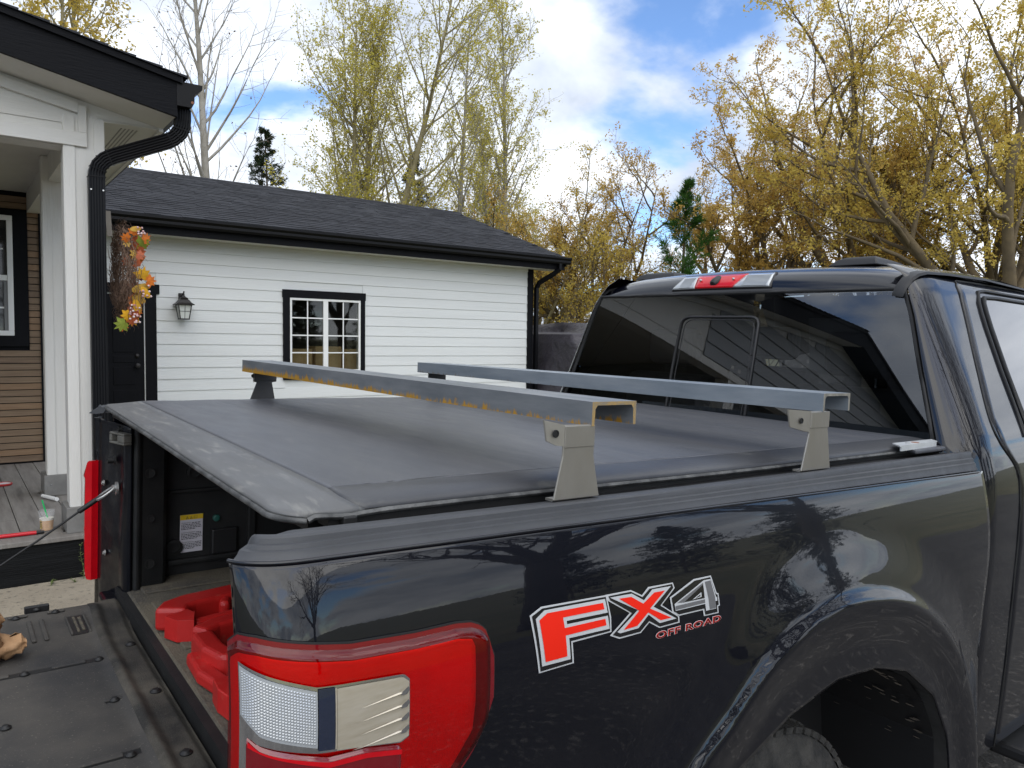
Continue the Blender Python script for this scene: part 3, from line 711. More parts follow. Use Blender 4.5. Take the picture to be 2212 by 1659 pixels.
# bed interior
q = MB(); q.box(0.062, 1.98, 0.0, 1.625, -0.63, -0.57); fl = T('bed_floor', q, M['dusty'], bevel=0.006)
for i in range(9):
    y0 = 0.14+i*0.165
    q = MB(); q.box(0.10, 1.97, y0, y0+0.07, -0.571, -0.5635); T('floor_rib', q, M['dusty'], fl, bevel=0.004)
q = MB(); q.box(0.04, 0.062, 0.02, 1.60, -0.66, -0.575); T('bed_sill', q, M['liner'])
q = MB(); q.box(0.02, 0.06, 0.02, 1.60, -0.70, -0.66); T('bed_sill', q, M['inpaint'])
q = MB(); q.box(0.10, 1.98, 1.625, 1.66, -0.60, -0.005); wl_ = T('bed_wall', q, M['liner'])
q = MB(); q.box(0.20, 1.98, 1.605, 1.63, -0.535, -0.515); q.box(0.20, 1.98, 1.61, 1.63, -0.29, -0.275); q.box(0.47, 0.50, 1.61, 1.63, -0.51, -0.29); T('wall_rib', q, M['liner'], wl_, bevel=0.006)
q = MB(); q.box(0.345, 0.435, 1.61, 1.63, -0.515, -0.425); T('access_plate', q, M['plastic'], wl_, bevel=0.006)
q = MB(); q.lathe([(0.012, 0), (0.012, -0.01), (0.006, -0.012)], (0.362, 1.625, -0.387), 12, 'y'); T('plug', q, mat('green_plug', (0.02, 0.10, 0.08), 0.4), wl_)
q = MB(); q.lathe([(0.028, 0), (0.028, -0.012), (0.018, -0.014), (0.018, -0.004), (0.002, -0.003)], (0.223, 1.625, -0.475), 14, 'y'); T('tie_down_loop', q, M['liner'], wl_)
q = MB(); q.lathe([(0.026, 0), (0.026, -0.01), (0.017, -0.012), (0.017, -0.004), (0.002, -0.003)], (0.286, 1.625, -0.218), 14, 'y'); T('tie_down_loop', q, M['liner'], wl_)
q = MB(); q.box(0.10, 1.98, -0.03, 0.0, -0.60, -0.01); T('bed_wall', q, M['liner'])
q = MB(); q.box(1.96, 1.99, -0.03, 1.64, -0.60, 0.0); T('bed_wall', q, M['liner'])
# warning sticker
M['stickerw'] = mat('white_sticker', (0.62, 0.60, 0.66), 0.5); M['stickery'] = mat('yellow_sticker_band', (0.72, 0.48, 0.02), 0.5); M['ink'] = mat('printed_ink', (0.05, 0.05, 0.055), 0.6)
def splane(x0, x1, z0, z1, y): 
    b_ = MB(); b_.add([(x0, y, z0), (x1, y, z0), (x1, y, z1), (x0, y, z1)], [(0, 1, 2, 3)]); return b_
q = MB(); q.box(0.243, 0.318, 1.6235, 1.6265, -0.498, -0.367); stk = T('warning_sticker', q, M['stickerw'], bevel=0.002)
q = MB(); q.box(0.243, 0.318, 1.6225, 1.6234, -0.384, -0.367); T('yellow_band', q, M['stickery'], stk)
def text_mb(s, h, fn, offset=0.0, spacing=1.0):
    cu = bpy.data.curves.new('t', 'FONT'); cu.body = s; cu.size = 1.0; cu.offset = offset; cu.space_character = spacing; cu.resolution_u = 3
    o = bpy.data.objects.new('t', cu); COL.objects.link(o)
    dg = bpy.context.evaluated_depsgraph_get(); me = bpy.data.meshes.new_from_object(o.evaluated_get(dg))
    vs = [tuple(v.co) for v in me.vertices]; fs = [list(p.vertices) for p in me.polygons]
    bpy.data.objects.remove(o); bpy.data.curves.remove(cu); bpy.data.meshes.remove(me)
    b_ = MB(); b_.add([fn(v[0], v[1]) for v in vs], fs); return b_, max(v[0] for v in vs)
lines = MB(); rng = random.Random(5)
for blk, ttl in ((-0.397, 'WARNING:'), (-0.431, 'AVERTISSEMENT:'), (-0.465, 'ADVERTENCIA:')):
    tb, w_ = text_mb(ttl, 1, lambda a, b_: (0.247+a*0.0062, 1.6226, blk+b_*0.0062)); lines.add(tb.v, tb.f)
    for r in range(5):
        x = 0.247 if r else 0.247+w_*0.0062+0.003; z = blk-r*0.0052
        xe = 0.314-(rng.random()*0.03 if r == 4 else rng.random()*0.005)
        while x < xe:
            w = rng.uniform(0.003, 0.009); e_ = min(x+w, xe); lines.add([(x, 1.6226, z), (e_, 1.6226, z), (e_, 1.6226, z+0.0026), (x, 1.6226, z+0.0026)], [(0, 1, 2, 3)]); x += w+0.0018
tag(T('printed_text', lines, M['ink'], stk), kind='stuff')
for xx in (0.262, 0.275):
    q = MB(); q.tube([(xx, 1.6222, -0.3815), (xx+0.008, 1.6222, -0.3815), (xx+0.004, 1.6222, -0.3715), (xx, 1.6222, -0.3815)], 0.0007, 4); q.box(xx+0.0035, xx+0.0045, 1.6218, 1.6224, -0.380, -0.375); T('warning_symbol', q, M['ink'], stk)
q = MB(); q.tube([(0.288, 1.6222, -0.3805), (0.298, 1.6222, -0.3805), (0.298, 1.6222, -0.3725), (0.293, 1.6222, -0.374), (0.288, 1.6222, -0.3725), (0.288, 1.6222, -0.3805)], 0.0006, 4); T('manual_symbol', q, M['ink'], stk)

# left tail: jamb, corner pillar, lamp
def J(y, z, off=0.0): return (-0.014+(1.80-y)*0.2846-off, y-off*0.28, z)
q = MB(); yv = [1.80, 1.775, 1.74, 1.70, 1.64, 1.58, 1.535, 1.515]; zv = [-0.045, -0.09, -0.14, -0.19, -0.26, -0.34, -0.42, -0.50, -0.58, -0.66]
def jam(y, z):
    o_ = -0.014*smooth01((y-1.70)/0.05)+0.008*math.exp(-((y-1.545)/0.02)**2)
    o_ += 0.006*math.sin((z+0.1)*14)*math.exp(-((y-1.60)/0.05)**2)
    if y > 1.79: o_ -= 0.02
    yy = y+(0.0 if y < 1.77 else (-0.03*smooth01((-z-0.12)/0.06)+0.03))*1.0-0.03*(y >= 1.77)
    return J(yy, z, o_)
q.grid([1.81]+[1.80-i*0.0119 for i in range(25)], [-0.04-i*0.0125 for i in range(53)], jam); jm = T('tail_jamb', q, M['inpaint'], smooth=180, solid=0.01)
# pillar (lined) with rounded dusty edge, facing the bed
q = MB(); pr = [(0.075, 1.525), (0.080, 1.512), (0.092, 1.512), (0.105, 1.525), (0.172, 1.545), (0.185, 1.56), (0.19, 1.62), (0.10, 1.63)]
q.prism(pr, -0.60, -0.01, 'z'); pl = T('corner_pillar', q, M['liner'], bevel=0.005)
for xx, zz, r in ((0.127, -0.196, 0.016), (0.131, -0.345, 0.012), (0.129, -0.494, 0.016)):
    yy = 1.525+(xx-0.105)*0.298
    q = MB(); q.lathe([(r, 0.0), (r*0.98, -0.0035), (r*0.82, -0.0035), (r*0.8, 0.0), (0.001, 0.0005)], (xx, yy-0.001, zz), 18, 'y'); T('drain_hole', q, M['rubber'], pl)
def knob(name, y, z, r, l, m, off=0.004):
    c = J(y, z, off); q = MB(); q.lathe([(r*1.5, 0.0), (r*1.5, -0.003), (r, -0.004), (r, -l), (r*0.6, -l-0.001), (r*0.55, -l+0.003), (0.001, -l+0.003)], c, 14, 'x'); return T(name, q, m, jm, smooth=40)
knob('bump_stop', 1.606, -0.159, 0.010, 0.022, M['rubber'])
knob('bump_stop', 1.561, -0.053, 0.010, 0.012, M['rubber'])
for y, z in ((1.674, -0.243), (1.662, -0.474)): knob('jamb_screw', y, z, 0.0065, 0.007, M['zinc'])
# striker block
q = MB()
for y0, y1, z0, z1 in ((1.50, 1.59, -0.068, -0.061), (1.50, 1.59, -0.098, -0.09), (1.575, 1.59, -0.09, -0.068), (1.50, 1.54, -0.09, -0.068)):
    q.add([J(y0, z0, 0.004), J(y1, z0, 0.004), J(y1, z1, 0.004), J(y0, z1, 0.004), J(y0, z0, 0.03), J(y1, z0, 0.03), J(y1, z1, 0.03), J(y0, z1, 0.03)], [(0,3,2,1), (4,5,6,7), (0,1,5,4), (1,2,6,5), (2,3,7,6), (3,0,4,7)])
T('striker_block', q, mat('worn_striker', (0.13, 0.125, 0.11), 0.6, metal=0.3, var=0.2, vs=40), jm, bevel=0.003)
# cable with anchor
an = J(1.587, -0.247, 0.010)
q = MB(); q.lathe([(0.021, 0.006), (0.021, 0.0), (0.012, -0.002), (0.012, -0.010), (0.006, -0.0105), (0.006, -0.006), (0.001, -0.006)], an, 20, 'x'); anc = T('cable_anchor', q, M['zinc'], jm, smooth=40)
ca = Vector(an)+Vector((-0.008, 0, 0)); ce = Vector((-0.44, 1.60, -0.575)); dv = (ce-ca).normalized()
q = MB()
side_ = dv.cross(Vector((1, 0, 0))).normalized()
loop = [ca+side_*0.014*math.cos(a)+dv*0.030*(1-math.sin(a)) if False else ca+dv*(0.022+0.034*math.sin(a))+side_*0.015*math.cos(a) for a in [2*math.pi*i/20 for i in range(20)]]
q.tube(loop+[loop[0]], 0.0045, 6); T('cable_eye', q, M['zinc'], jm, smooth=60)
q = MB(); q.tube([ca+dv*0.04, ca+dv*0.06, ca+dv*0.075, ca+dv*0.115, ca+dv*0.118], [0.006, 0.008, 0.0085, 0.008, 0.0035], 8); T('cable_ferrule', q, M['rubber'], jm, smooth=50)
q = MB(); q.tube([ca+dv*0.1, ca+dv*0.25+Vector((0, 0, -0.003)), ca+dv*0.42, ce], 0.0034, 8); T('tailgate_cable', q, M['rubber'], smooth=60)
# left lamp, seen edge-on from behind
q = MB(); secs = []
for z, o_, w in ((-0.182, 0.004, 0.012), (-0.19, 0.012, 0.026), (-0.215, 0.020, 0.034), (-0.235, 0.026, 0.042), (-0.245, 0.020, 0.036), (-0.34, 0.022, 0.038), (-0.46, 0.022, 0.038), (-0.54, 0.019, 0.036), (-0.575, 0.012, 0.040), (-0.588, 0.004, 0.030)):
    secs.append([J(1.755, z, 0.006), J(1.755+w*0.5, z, 0.012+o_*0.3), J(1.755+w, z, 0.006+o_*0.3), (J(1.755+w, z)[0]+0.03, 1.755+w+0.006, z), (J(1.755, z)[0]+0.2, 1.815, z), (J(1.755, z)[0]+0.2, 1.78, z), (J(1.755, z)[0]+0.02, 1.76, z)])
q.loft(secs); T('tail_light', q, M['redlens'], smooth=40)['label'] = 'left red taillight seen edge-on'
# lower jamb bits
q = MB(); q.box(0.0, 0.06, 1.56, 1.66, -0.70, -0.60); T('hinge_bracket', q, M['inpaint'], bevel=0.01)

# open tailgate, lying level
def tg(x, y):
    z = -0.604
    r = x+0.035+0.012*(y-1.0)*0
    z += 0.016*math.exp(-((x+0.048)/0.017)**2)*smooth01((1.54-y)/0.05)        # ridge beside the hinge
    z += 0.007*math.exp(-((x+0.048)/0.03)**2)*math.sin(y*26)*0.3
    if x > -0.03: z += 0.004*smooth01((x+0.03)/0.02)-0.012*smooth01((x-0.012)/0.02)
    z -= 0.03*smooth01((y-1.555)/0.035)+0.0*x
    return (x+0.018*smooth01((y-1.2)/0.4), y, z)
xsg = [-0.62+i*0.01 for i in range(66)]; ysg = [0.05+i*0.02 for i in range(75)]+[1.545, 1.555, 1.565, 1.575, 1.585, 1.592]
q = MB(); q.grid(xsg, ysg, tg); q.f = [f_[::-1] for f_ in q.f]; gt = T('tailgate', q, [M['gate']], smooth=180, solid=0.07)
q = MB(); q.grid([-0.062+i*0.004 for i in range(25)], [0.05+i*0.02 for i in range(76)]+[1.56, 1.575], lambda x, y: tuple(np.add(tg(x, y), (0, 0, 0.0025)))); T('gate_liner_edge', q, M['gaterim'], gt, smooth=180)
def gscrew(x, y, z=-0.602, r=0.0085):
    q = MB(); q.lathe([(r*1.35, 0), (r*1.35, 0.002), (r, 0.004), (r*0.7, 0.007), (0.001, 0.0075)], (x, y, z), 12); T('screw', q, M['rubber'], gt, smooth=40)
for x, y in ((-0.080, 1.094), (-0.245, 1.093), (-0.086, 0.835), (-0.100, 0.566), (-0.178, 1.575), (-0.235, 1.521), (-0.134, 1.525), (-0.3, 0.82)): gscrew(x, y)
for x, y in ((0.004, 1.143), (-0.008, 0.504), (0.0, 0.82)): gscrew(x, y, -0.597, 0.010)
def groove(x0, x1, y, w=0.022):
    q = MB(); q.box(x0, x1, y-w/2, y+w/2, -0.6045, -0.6028); T('groove', q, M['rubber'], gt)
    q = MB(); q.box(x0+0.045, x1-0.045, y-w/2+0.003, y+w/2+0.001, -0.6035, -0.599); T('moulded_bar', q, M['gate'], gt, bevel=0.004)
groove(-0.62, -0.232, 1.10); groove(-0.232, -0.065, 1.10); groove(-0.105, -0.062, 0.842); groove(-0.26, -0.068, 0.575); groove(-0.6, -0.27, 0.575)
groove(-0.25, -0.21, 1.53, 0.02); groove(-0.155, -0.11, 1.53, 0.02)
# square latch recess and moulded bars
q = MB(); q.box(-0.118, -0.070, 1.305, 1.465, -0.6045, -0.6022); T('latch_recess', q, M['rubber'], gt)
for a, c in ((-0.118, -0.112), (-0.072, -0.066)):
    q = MB(); q.box(a, c, 1.305, 1.465, -0.604, -0.597); T('recess_edge', q, M['gate'], gt, bevel=0.002)
q = MB(); q.box(-0.100, -0.094, 1.32, 1.45, -0.604, -0.599); q.box(-0.087, -0.080, 1.33, 1.44, -0.604, -0.598); T('latch_plate', q, M['dusty'], gt)
for x in (-0.207, -0.177):
    q = MB(); q.box(x-0.006, x+0.006, 1.30, 1.475, -0.604, -0.5975); T('moulded_bar', q, M['gate'], gt, bevel=0.004)
q = MB(); q.box(-0.21, -0.145, 1.572, 1.588, -0.612, -0.590); T('hinge_tab', q, M['plastic'], gt, bevel=0.003)
# power strut of the gate, low right, and hinge wire
q = MB(); q.tube([(-0.005, 0.60, -0.63), (0.03, 0.58, -0.63)], 0.012, 10); T('gate_hinge', q, M['rubber'])
q = MB(); q.tube([(0.055, 0.30, -0.60), (0.0, 0.42, -0.61), (-0.02, 0.44, -0.62)], 0.008, 8); T('gate_wire', q, M['rubber'], smooth=60)

# right tail light
LT = [(-0.26, -.125), (-.155, -.124), (-.14, -.113), (-.125, -.103), (-.10, -.104), (-.081, -.108), (-.03, -.118), (.017, -.126), (.114, -.131), (.18, -.131), (.205, -.134), (.222, -.141), (.233, -.152), (.2395, -.175), (.2405, -.19)]
LB = [(-0.26, -.46), (.09, -.46), (.13, -.42), (.188, -.345), (.208, -.323), (.228, -.29), (.238, -.261), (.2405, -.245)]
def patch(u0, u1, top, bot, off, nu=40, nv=14, rim=0.0, rw=0.012):
    b_ = MB(); uu = [u0+(u1-u0)*i/nu for i in range(nu+1)]
    def fn(u, v):
        zt, zb = interp(u, top), interp(u, bot); z = zt+(zb-zt)*v
        o_ = off
        if rim:
            d_ = min((zt-z), (z-zb), u1-u); o_ = off-rim*(1-smooth01(d_/rw))
        o_ *= 0.22+0.78*smooth01((u+0.160)/0.085)
        return P(u, z, o_)
    vv = [i/nv for i in range(nv+1)]
    if rim: vv = sorted(set(vv+[0.01, 0.02, 0.035, 0.05, 0.965, 0.98, 0.99]))
    b_.grid(uu, vv, fn); return b_
q = patch(-0.144, .2405, LT, LB, 0.012, 90, 30, rim=0.010, rw=0.012)
tl = T('tail_light', q, M['redshell'], smooth=180); tl['label'] = 'right taillight with red, clear and cream lenses'
q = patch(-0.145, .2460, [(a, b_+0.0055) for a, b_ in LT], [(a, b_-0.005) for a, b_ in LB], 0.0022, 60, 10); T('lamp_gasket', q, M['rubber'], tl, smooth=180)
q = patch(-0.1445, .2435, [(a, b_+0.003) for a, b_ in LT], [(a, b_-0.003) for a, b_ in LB], 0.0045, 60, 10); T('lamp_flange', q, M['redlens2'], tl, smooth=180)
q = patch(-0.138, .210, [(a, b_-0.018) for a, b_ in LT[:10]]+[(.205, -.154), (.210, -.165)], [(a, b_+0.020) for a, b_ in LB[:3]]+[(.165, -.345), (.205, -.29), (.210, -.25)], 0.0090, 70, 24, rim=0.0035, rw=0.007); T('lamp_face', q, M['redinner'], tl, smooth=180)
CT = [(-.2, -.128), (-.118, -.1325), (-.034, -.1665)]; CBt = [(-.2, -.188), (-.118, -.191), (-.095, -.214), (-.034, -.2365)]
q = patch(-0.1205, .0945, [(-.2, -.124), (-.1205, -.1285), (-.034, -.1615), (.0, -.165), (.086, -.172), (.0945, -.180)], [(-.2, -.30), (-.1205, -.30), (-.10, -.2240), (-.034, -.2440), (.02, -.2520), (.082, -.2640), (.0945, -.258)], 0.0165, 60, 10); wd = T('lens_bezel', q, M['chrome'], tl, smooth=180)
q = patch(-0.1185, -.034, CT, CBt, 0.0180, 40, 16); rl = T('reverse_lens', q, M['clear'], wd, smooth=180)
lm = MB(); nx, nz_ = 26, 18
for i in range(nx):
    for j in range(nz_):
        u = -.116+(.080)*(i+0.5)/nx; zt = interp(u, CT)-0.004; zb = interp(u, CBt)+0.003
        z = zt+(zb-zt)*(j+0.5)/nz_; du, dz = 0.0014, abs(zb-zt)/nz_*0.45; k2 = 0.22+0.78*smooth01((u+0.160)/0.085)
        c = P(u, z, 0.0180*k2+0.0009); lm.add([P(u-du, z-dz, 0.0180*k2+0.0002), P(u+du, z-dz, 0.0180*k2+0.0002), P(u+du, z+dz, 0.0180*k2+0.0002), P(u-du, z+dz, 0.0180*k2+0.0002), c], [(0, 1, 4), (1, 2, 4), (2, 3, 4), (3, 0, 4)])
tag(T('lens_prisms', lm, M['clear'], rl), kind='stuff')
q = patch(-.033, -.012, [(-.033, -.1635), (0, -.1665)], [(-.033, -.2405), (0, -.2455)], 0.0180, 6, 8); T('dark_lens', q, M['darklens'], wd, smooth=180)
q = patch(-.0125, -.0105, [(-.02, -.1655), (0, -.1675)], [(-.02, -.242), (0, -.2455)], 0.0186, 3, 8); T('lens_edge', q, M['creamlens'], wd, smooth=180)
q = patch(-.010, .0925, [(-.010, -.1675), (.083, -.1745), (.0925, -.182)], [(-.010, -.2455), (.08, -.2610), (.0925, -.256)], 0.0185, 24, 12); cl = T('cream_lens', q, M['creamlens'], wd, smooth=180)
for i in range(4):
    z = -.188-i*0.0172
    q = MB(); q.add([P(.010, z-0.012, .0190), P(.076, z-0.0055, .0190), P(.088, z+0.001, .0212), P(.088, z-0.006, .0212), P(.076, z-0.0085, .0198), P(.022, z-0.0125, .0190)], [(0, 1, 2, 3, 4, 5)]); T('light_guide', q, M['creamlens'], cl)
    q = MB(); q.add([P(.080, z-0.005, .0214), P(.090, z+0.001, .0214), P(.092, z-0.004, .0214), P(.0875, z-0.009, .0214), P(.079, z-0.009, .0214)], [(0, 1, 2, 3, 4)]); T('light_guide_tip', q, M['chrome'], cl)
q = patch(-.110, .084, [(-.110, -.217), (-.095, -.227), (-.02, -.2530), (.03, -.2560), (.078, -.2660), (.084, -.273)], [(-.110, -.46), (.084, -.46)], 0.0200, 40, 12, rim=0.004, rw=0.006); T('lower_reflector', q, M['redlens2'], tl, smooth=180)
q = patch(-.108, .082, [(-.108, -.2210), (-.095, -.231), (-.02, -.2570), (.03, -.2600), (.082, -.271)], [(-.108, -.2280), (-.02, -.2640), (.03, -.2670), (.082, -.278)], 0.0210, 30, 3); T('reflector_edge', q, M['redlens'], tl, smooth=180)

# decal on the bed side
def dpt(a, b_):
    """decal drawing units -> (x, z) on the body side"""
    sx, sz = (a-380)/1478.0, 1.0
    # corners of the drawing: top-left (380,130+...) handled by an affine map of the measured points
    x = 0.316+(a-380)*0.000309+(a-380)**2*2.0e-9+(b_-455)*0.0000245
    z = -0.143-(b_-455)*0.000209-(a-380)*0.0000515
    return x, z
M['dsilver'] = mat('silver_decal', (0.48, 0.49, 0.50), 0.45, spec=0.3); M['dblack'] = mat('black_decal', (0.006, 0.006, 0.007), 0.25, coat=0.6)
M['dred'] = mat('orange_red_decal', (0.78, 0.018, 0.005), 0.5, spec=0.2); M['dgrey'] = mat('grey_decal', (0.13, 0.13, 0.135), 0.35, coat=0.4)
def decal(name, polys, m, off, parent):
    bm = bmesh.new()
    for pl_ in polys:
        f_ = bm.faces.new([bm.verts.new((dpt(a, b_)[0], 0, dpt(a, b_)[1])) for a, b_ in pl_])
    for f_ in bm.faces: f_.normal_update()
    bmesh.ops.triangulate(bm, faces=bm.faces[:])
    for i in range(26):
        bmesh.ops.bisect_plane(bm, geom=bm.verts[:]+bm.edges[:]+bm.faces[:], plane_co=(0, 0, -0.13-i*0.006), plane_no=(0, 0, 1))
    for i in range(12):
        bmesh.ops.bisect_plane(bm, geom=bm.verts[:]+bm.edges[:]+bm.faces[:], plane_co=(0.3+i*0.045, 0, 0), plane_no=(1, 0, 0))
    b_ = MB(); bm.verts.index_update()
    b_.v = [(v.co.x, ys(v.co.x, v.co.z)-off, v.co.z) for v in bm.verts]; b_.f = []
    for f_ in bm.faces:
        idx = [v.index for v in f_.verts]; f_.normal_update()
        b_.f.append(idx if f_.normal.y < 0 else idx[::-1])
    bm.free(); return T(name, b_, m, parent, smooth=180)
F0 = [(380,455),(462,390),(925,303),(935,480),(925,600),(640,668),(638,832),(398,890)]
X0 = [(915,303),(1115,263),(1195,305),(1255,237),(1465,197),(1473,245),(1345,390),(1480,490),(1478,545),(1305,585),(1225,535),(1150,620),(980,660),(910,630),(1080,450),(930,350)]
D0 = [(1420,325),(1650,165),(1812,130),(1842,285),(1858,290),(1858,400),(1840,410),(1838,470),(1700,495),(1695,440),(1480,485),(1425,455)]
F1 = [(392,460),(466,402),(915,316),(922,480),(914,590),(628,656),(626,822),(408,876)]
X1 = [(935,312),(1110,275),(1195,320),(1262,250),(1455,208),(1460,242),(1330,392),(1467,492),(1465,535),(1308,572),(1225,520),(1145,608),(985,645),(930,625),(1095,450),(945,345)]
D1 = [(1432,330),(1655,178),(1802,144),(1830,295),(1846,300),(1846,392),(1828,400),(1826,460),(1712,482),(1708,425),(1480,472),(1437,445)]
F2 = [(412,478),(475,415),(905,332),(910,440),(612,497),(612,523),(908,465),(910,570),(615,630),(613,795),(418,836)]
F3 = [(432,488),(490,435),(885,362),(888,412),(590,470),(592,550),(885,488),(887,540),(592,608),(590,770),(442,803)]
X2 = [(942,322),(1112,290),(1200,345),(1280,255),(1440,225),(1270,400),(1450,505),(1305,540),(1222,465),(1130,575),(985,612),(965,600),(1140,425)]
X3 = [(1008,330),(1102,315),(1190,372),(1290,280),(1382,262),(1238,413),(1405,495),(1315,515),(1220,445),(1120,555),(1012,585),(1150,430)]
D2 = [(1447,380),(1735,172),(1800,160),(1825,320),(1835,322),(1833,355),(1815,360),(1815,425),(1718,445),(1718,382),(1450,440)]
dc = decal('off_road_decal', [F0], M['dsilver'], 0.0012, TR); dc['label'] = 'FX4 OFF ROAD decal on the bed side'
decal('decal_outline', [X0], M['dsilver'], 0.0013, dc); decal('decal_outline', [D0], M['dsilver'], 0.0014, dc)
decal('decal_ground', [F1], M['dblack'], 0.0020, dc); decal('decal_ground', [X1], M['dblack'], 0.0021, dc); decal('decal_ground', [D1], M['dblack'], 0.0022, dc)
decal('letter_edge', [F2], M['dsilver'], 0.0028, dc); decal('letter_edge', [X2], M['dsilver'], 0.0029, dc)
decal('letter', [F3], M['dred'], 0.0035, dc); decal('letter', [X3], M['dred'], 0.0036, dc)
decal('numeral', [D2], M['dsilver'], 0.0030, dc)
decal('numeral_shade', [[(1740,185),(1795,172),(1815,320),(1814,420),(1752,433),(1752,330)], [(1452,398),(1718,340),(1718,372),(1452,432)]], M['dgrey'], 0.0034, dc)
decal('numeral_shade', [[(1470,372),(1725,192),(1722,212),(1530,368)]], M['dgrey'], 0.0033, dc)
decal('numeral_hole', [[(1530,365),(1722,208),(1718,330)]], M['dblack'], 0.0036, dc)
decal('numeral_hole_edge', [[(1605,342),(1692,278),(1690,318)]], M['dsilver'], 0.0039, dc)
decal('numeral_hole', [[(1630,332),(1680,296),(1679,312)]], M['dblack'], 0.0042, dc)
def rtext(offs, lift):
    tb, w_ = text_mb('OFF ROAD', 1, lambda a, b_: (a, b_, 0), offset=offs, spacing=1.12)
    out_ = MB(); xm = max(v[0] for v in tb.v); 
    vv = []
    for a, b_, _ in tb.v:
        s_ = a/TW; px = 1266+s_*580+b_*10; py = 678-s_*135-b_*78
        x, z = dpt(px, py); vv.append((x, ys(x, z)-lift, z))
    out_.v = vv; out_.f = [f_ for f_ in tb.f]; return out_
TW = text_mb('OFF ROAD', 1, lambda a, b_: (a, b_, 0), spacing=1.12)[1]
T('decal_text_edge', rtext(0.07, 0.0015), M['dsilver'], dc); T('decal_text', rtext(0.032, 0.0022), M['dred'], dc); T('decal_text_core', rtext(-0.006, 0.0028), M['dblack'], dc)

# wheel well and rear wheel
q = MB(); q.grid([0.602+i*0.0205 for i in range(61)], [0, 1], lambda x, v: (x, ys(x, interp(x, INN)) +0.004 if v == 0 else 0.16, interp(x, INN)+(0.0 if v == 0 else 0.03))); T('wheel_well', q, mat('dusty_wheel_liner', (0.030, 0.029, 0.028), 0.8, var=0.3, vs=12), smooth=180)
q = MB(); q.grid([interp_ for interp_ in (1.835, 1.80, 1.72, 1.60)], [0, 1], lambda x, v: (x, (-0.19 if v == 0 else 0.16), -1.0 if x > 1.83 else interp(x, INN)+0.002)); T('well_liner', q, M['plastic'])
q = MB(); q.box(0.55, 1.9, 0.15, 0.17, -1.0, -0.42); T('well_wall', q, M['plastic'])
fk = MB(); rng = random.Random(9)
for i in range(80):
    x = rng.uniform(1.40, 1.82); zl = interp(x, INN); y = rng.uniform(-0.16, 0.10); r = rng.uniform(0.003, 0.008)
    z_ = zl+0.004+0.03*(y+0.2)/0.36-0.004
    n_ = Vector((-0.6, 0, -0.8)); t1 = Vector((0, 1, 0)); t2 = Vector((0.8, 0, -0.6)); c = Vector((x-0.006, y, z_-0.012))
    fk.add([c+t1*r*1.8*math.cos(a)+t2*r*math.sin(a) for a in [k_*math.pi/3 for k_ in range(6)]], [list(range(6))])
tag(T('mud_flecks', fk, M['dirt']), kind='stuff')
def wheel(cx, cz, y0, y1, R=0.41):
    w_ = y1-y0; mid = (y0+y1)/2
    prof = [(0.22, y0+0.02), (0.25, y0), (R-0.07, y0-0.005), (R-0.02, y0+0.012), (R-0.003, y0+0.035), (R, mid), (R-0.003, y1-0.035), (R-0.02, y1-0.012), (R-0.07, y1+0.005), (0.25, y1), (0.22, y1-0.02)]
    q = MB(); q.lathe([(r, y) for r, y in prof], (cx, 0, cz), 64, 'y'); wh_ = T('wheel', q, M['tyre'], smooth=50)
    tb = MB()
    for k_ in range(60):
        a0 = 2*math.pi*k_/60
        for row, (ya, yb) in enumerate(((y0+0.015, y0+0.055), (y0+0.07, y0+0.125), (y0+0.14, y0+0.195), (y0+0.21, y0+0.25))):
            a = a0+row*0.05; da = 0.036
            rr = [R-0.012 if row in (0, 3) else R-0.004, R+0.003 if row in (0, 3) else R+0.008]
            pts = []
            for r_ in rr:
                for aa, yy in ((a-da, ya), (a+da, ya), (a+da+0.015, yb), (a-da+0.015, yb)): pts.append((cx+r_*math.cos(aa), yy, cz+r_*math.sin(aa)))
            tb.add(pts, [(4,5,6,7), (0,1,5,4), (1,2,6,5), (2,3,7,6), (3,0,4,7)])
    tag(T('tread_blocks', tb, M['tyre'], wh_), kind='stuff')
    q = MB(); q.lathe([(0.225, y0+0.015), (0.20, y0+0.03), (0.19, y0+0.07), (0.06, y0+0.06), (0.05, y0+0.02), (0.001, y0+0.018)], (cx, 0, cz), 32, 'y'); T('rim', q, M['zinc'], wh_, smooth=40)
for cx in (1.14, 4.85):
    wheel(cx, -1.03, -0.115, 0.15); wheel(cx, -1.03, 1.46, 1.725)
q = MB(); q.tube([(1.14, 0.1, -1.03), (1.14, 1.5, -1.03)], 0.05, 10); q.tube([(1.43, 0.10, -0.55), (1.36, 0.12, -0.95)], 0.03, 10); q.box(0.3, 5.2, 0.36, 0.46, -0.95, -0.78); q.box(0.3, 5.2, 1.15, 1.25, -0.95, -0.78); T('chassis', q, M['rubber'])
q = MB(); q.box(-0.20, -0.05, -0.10, 1.71, -0.95, -0.74); T('rear_bumper', q, M['chrome'], bevel=0.02)

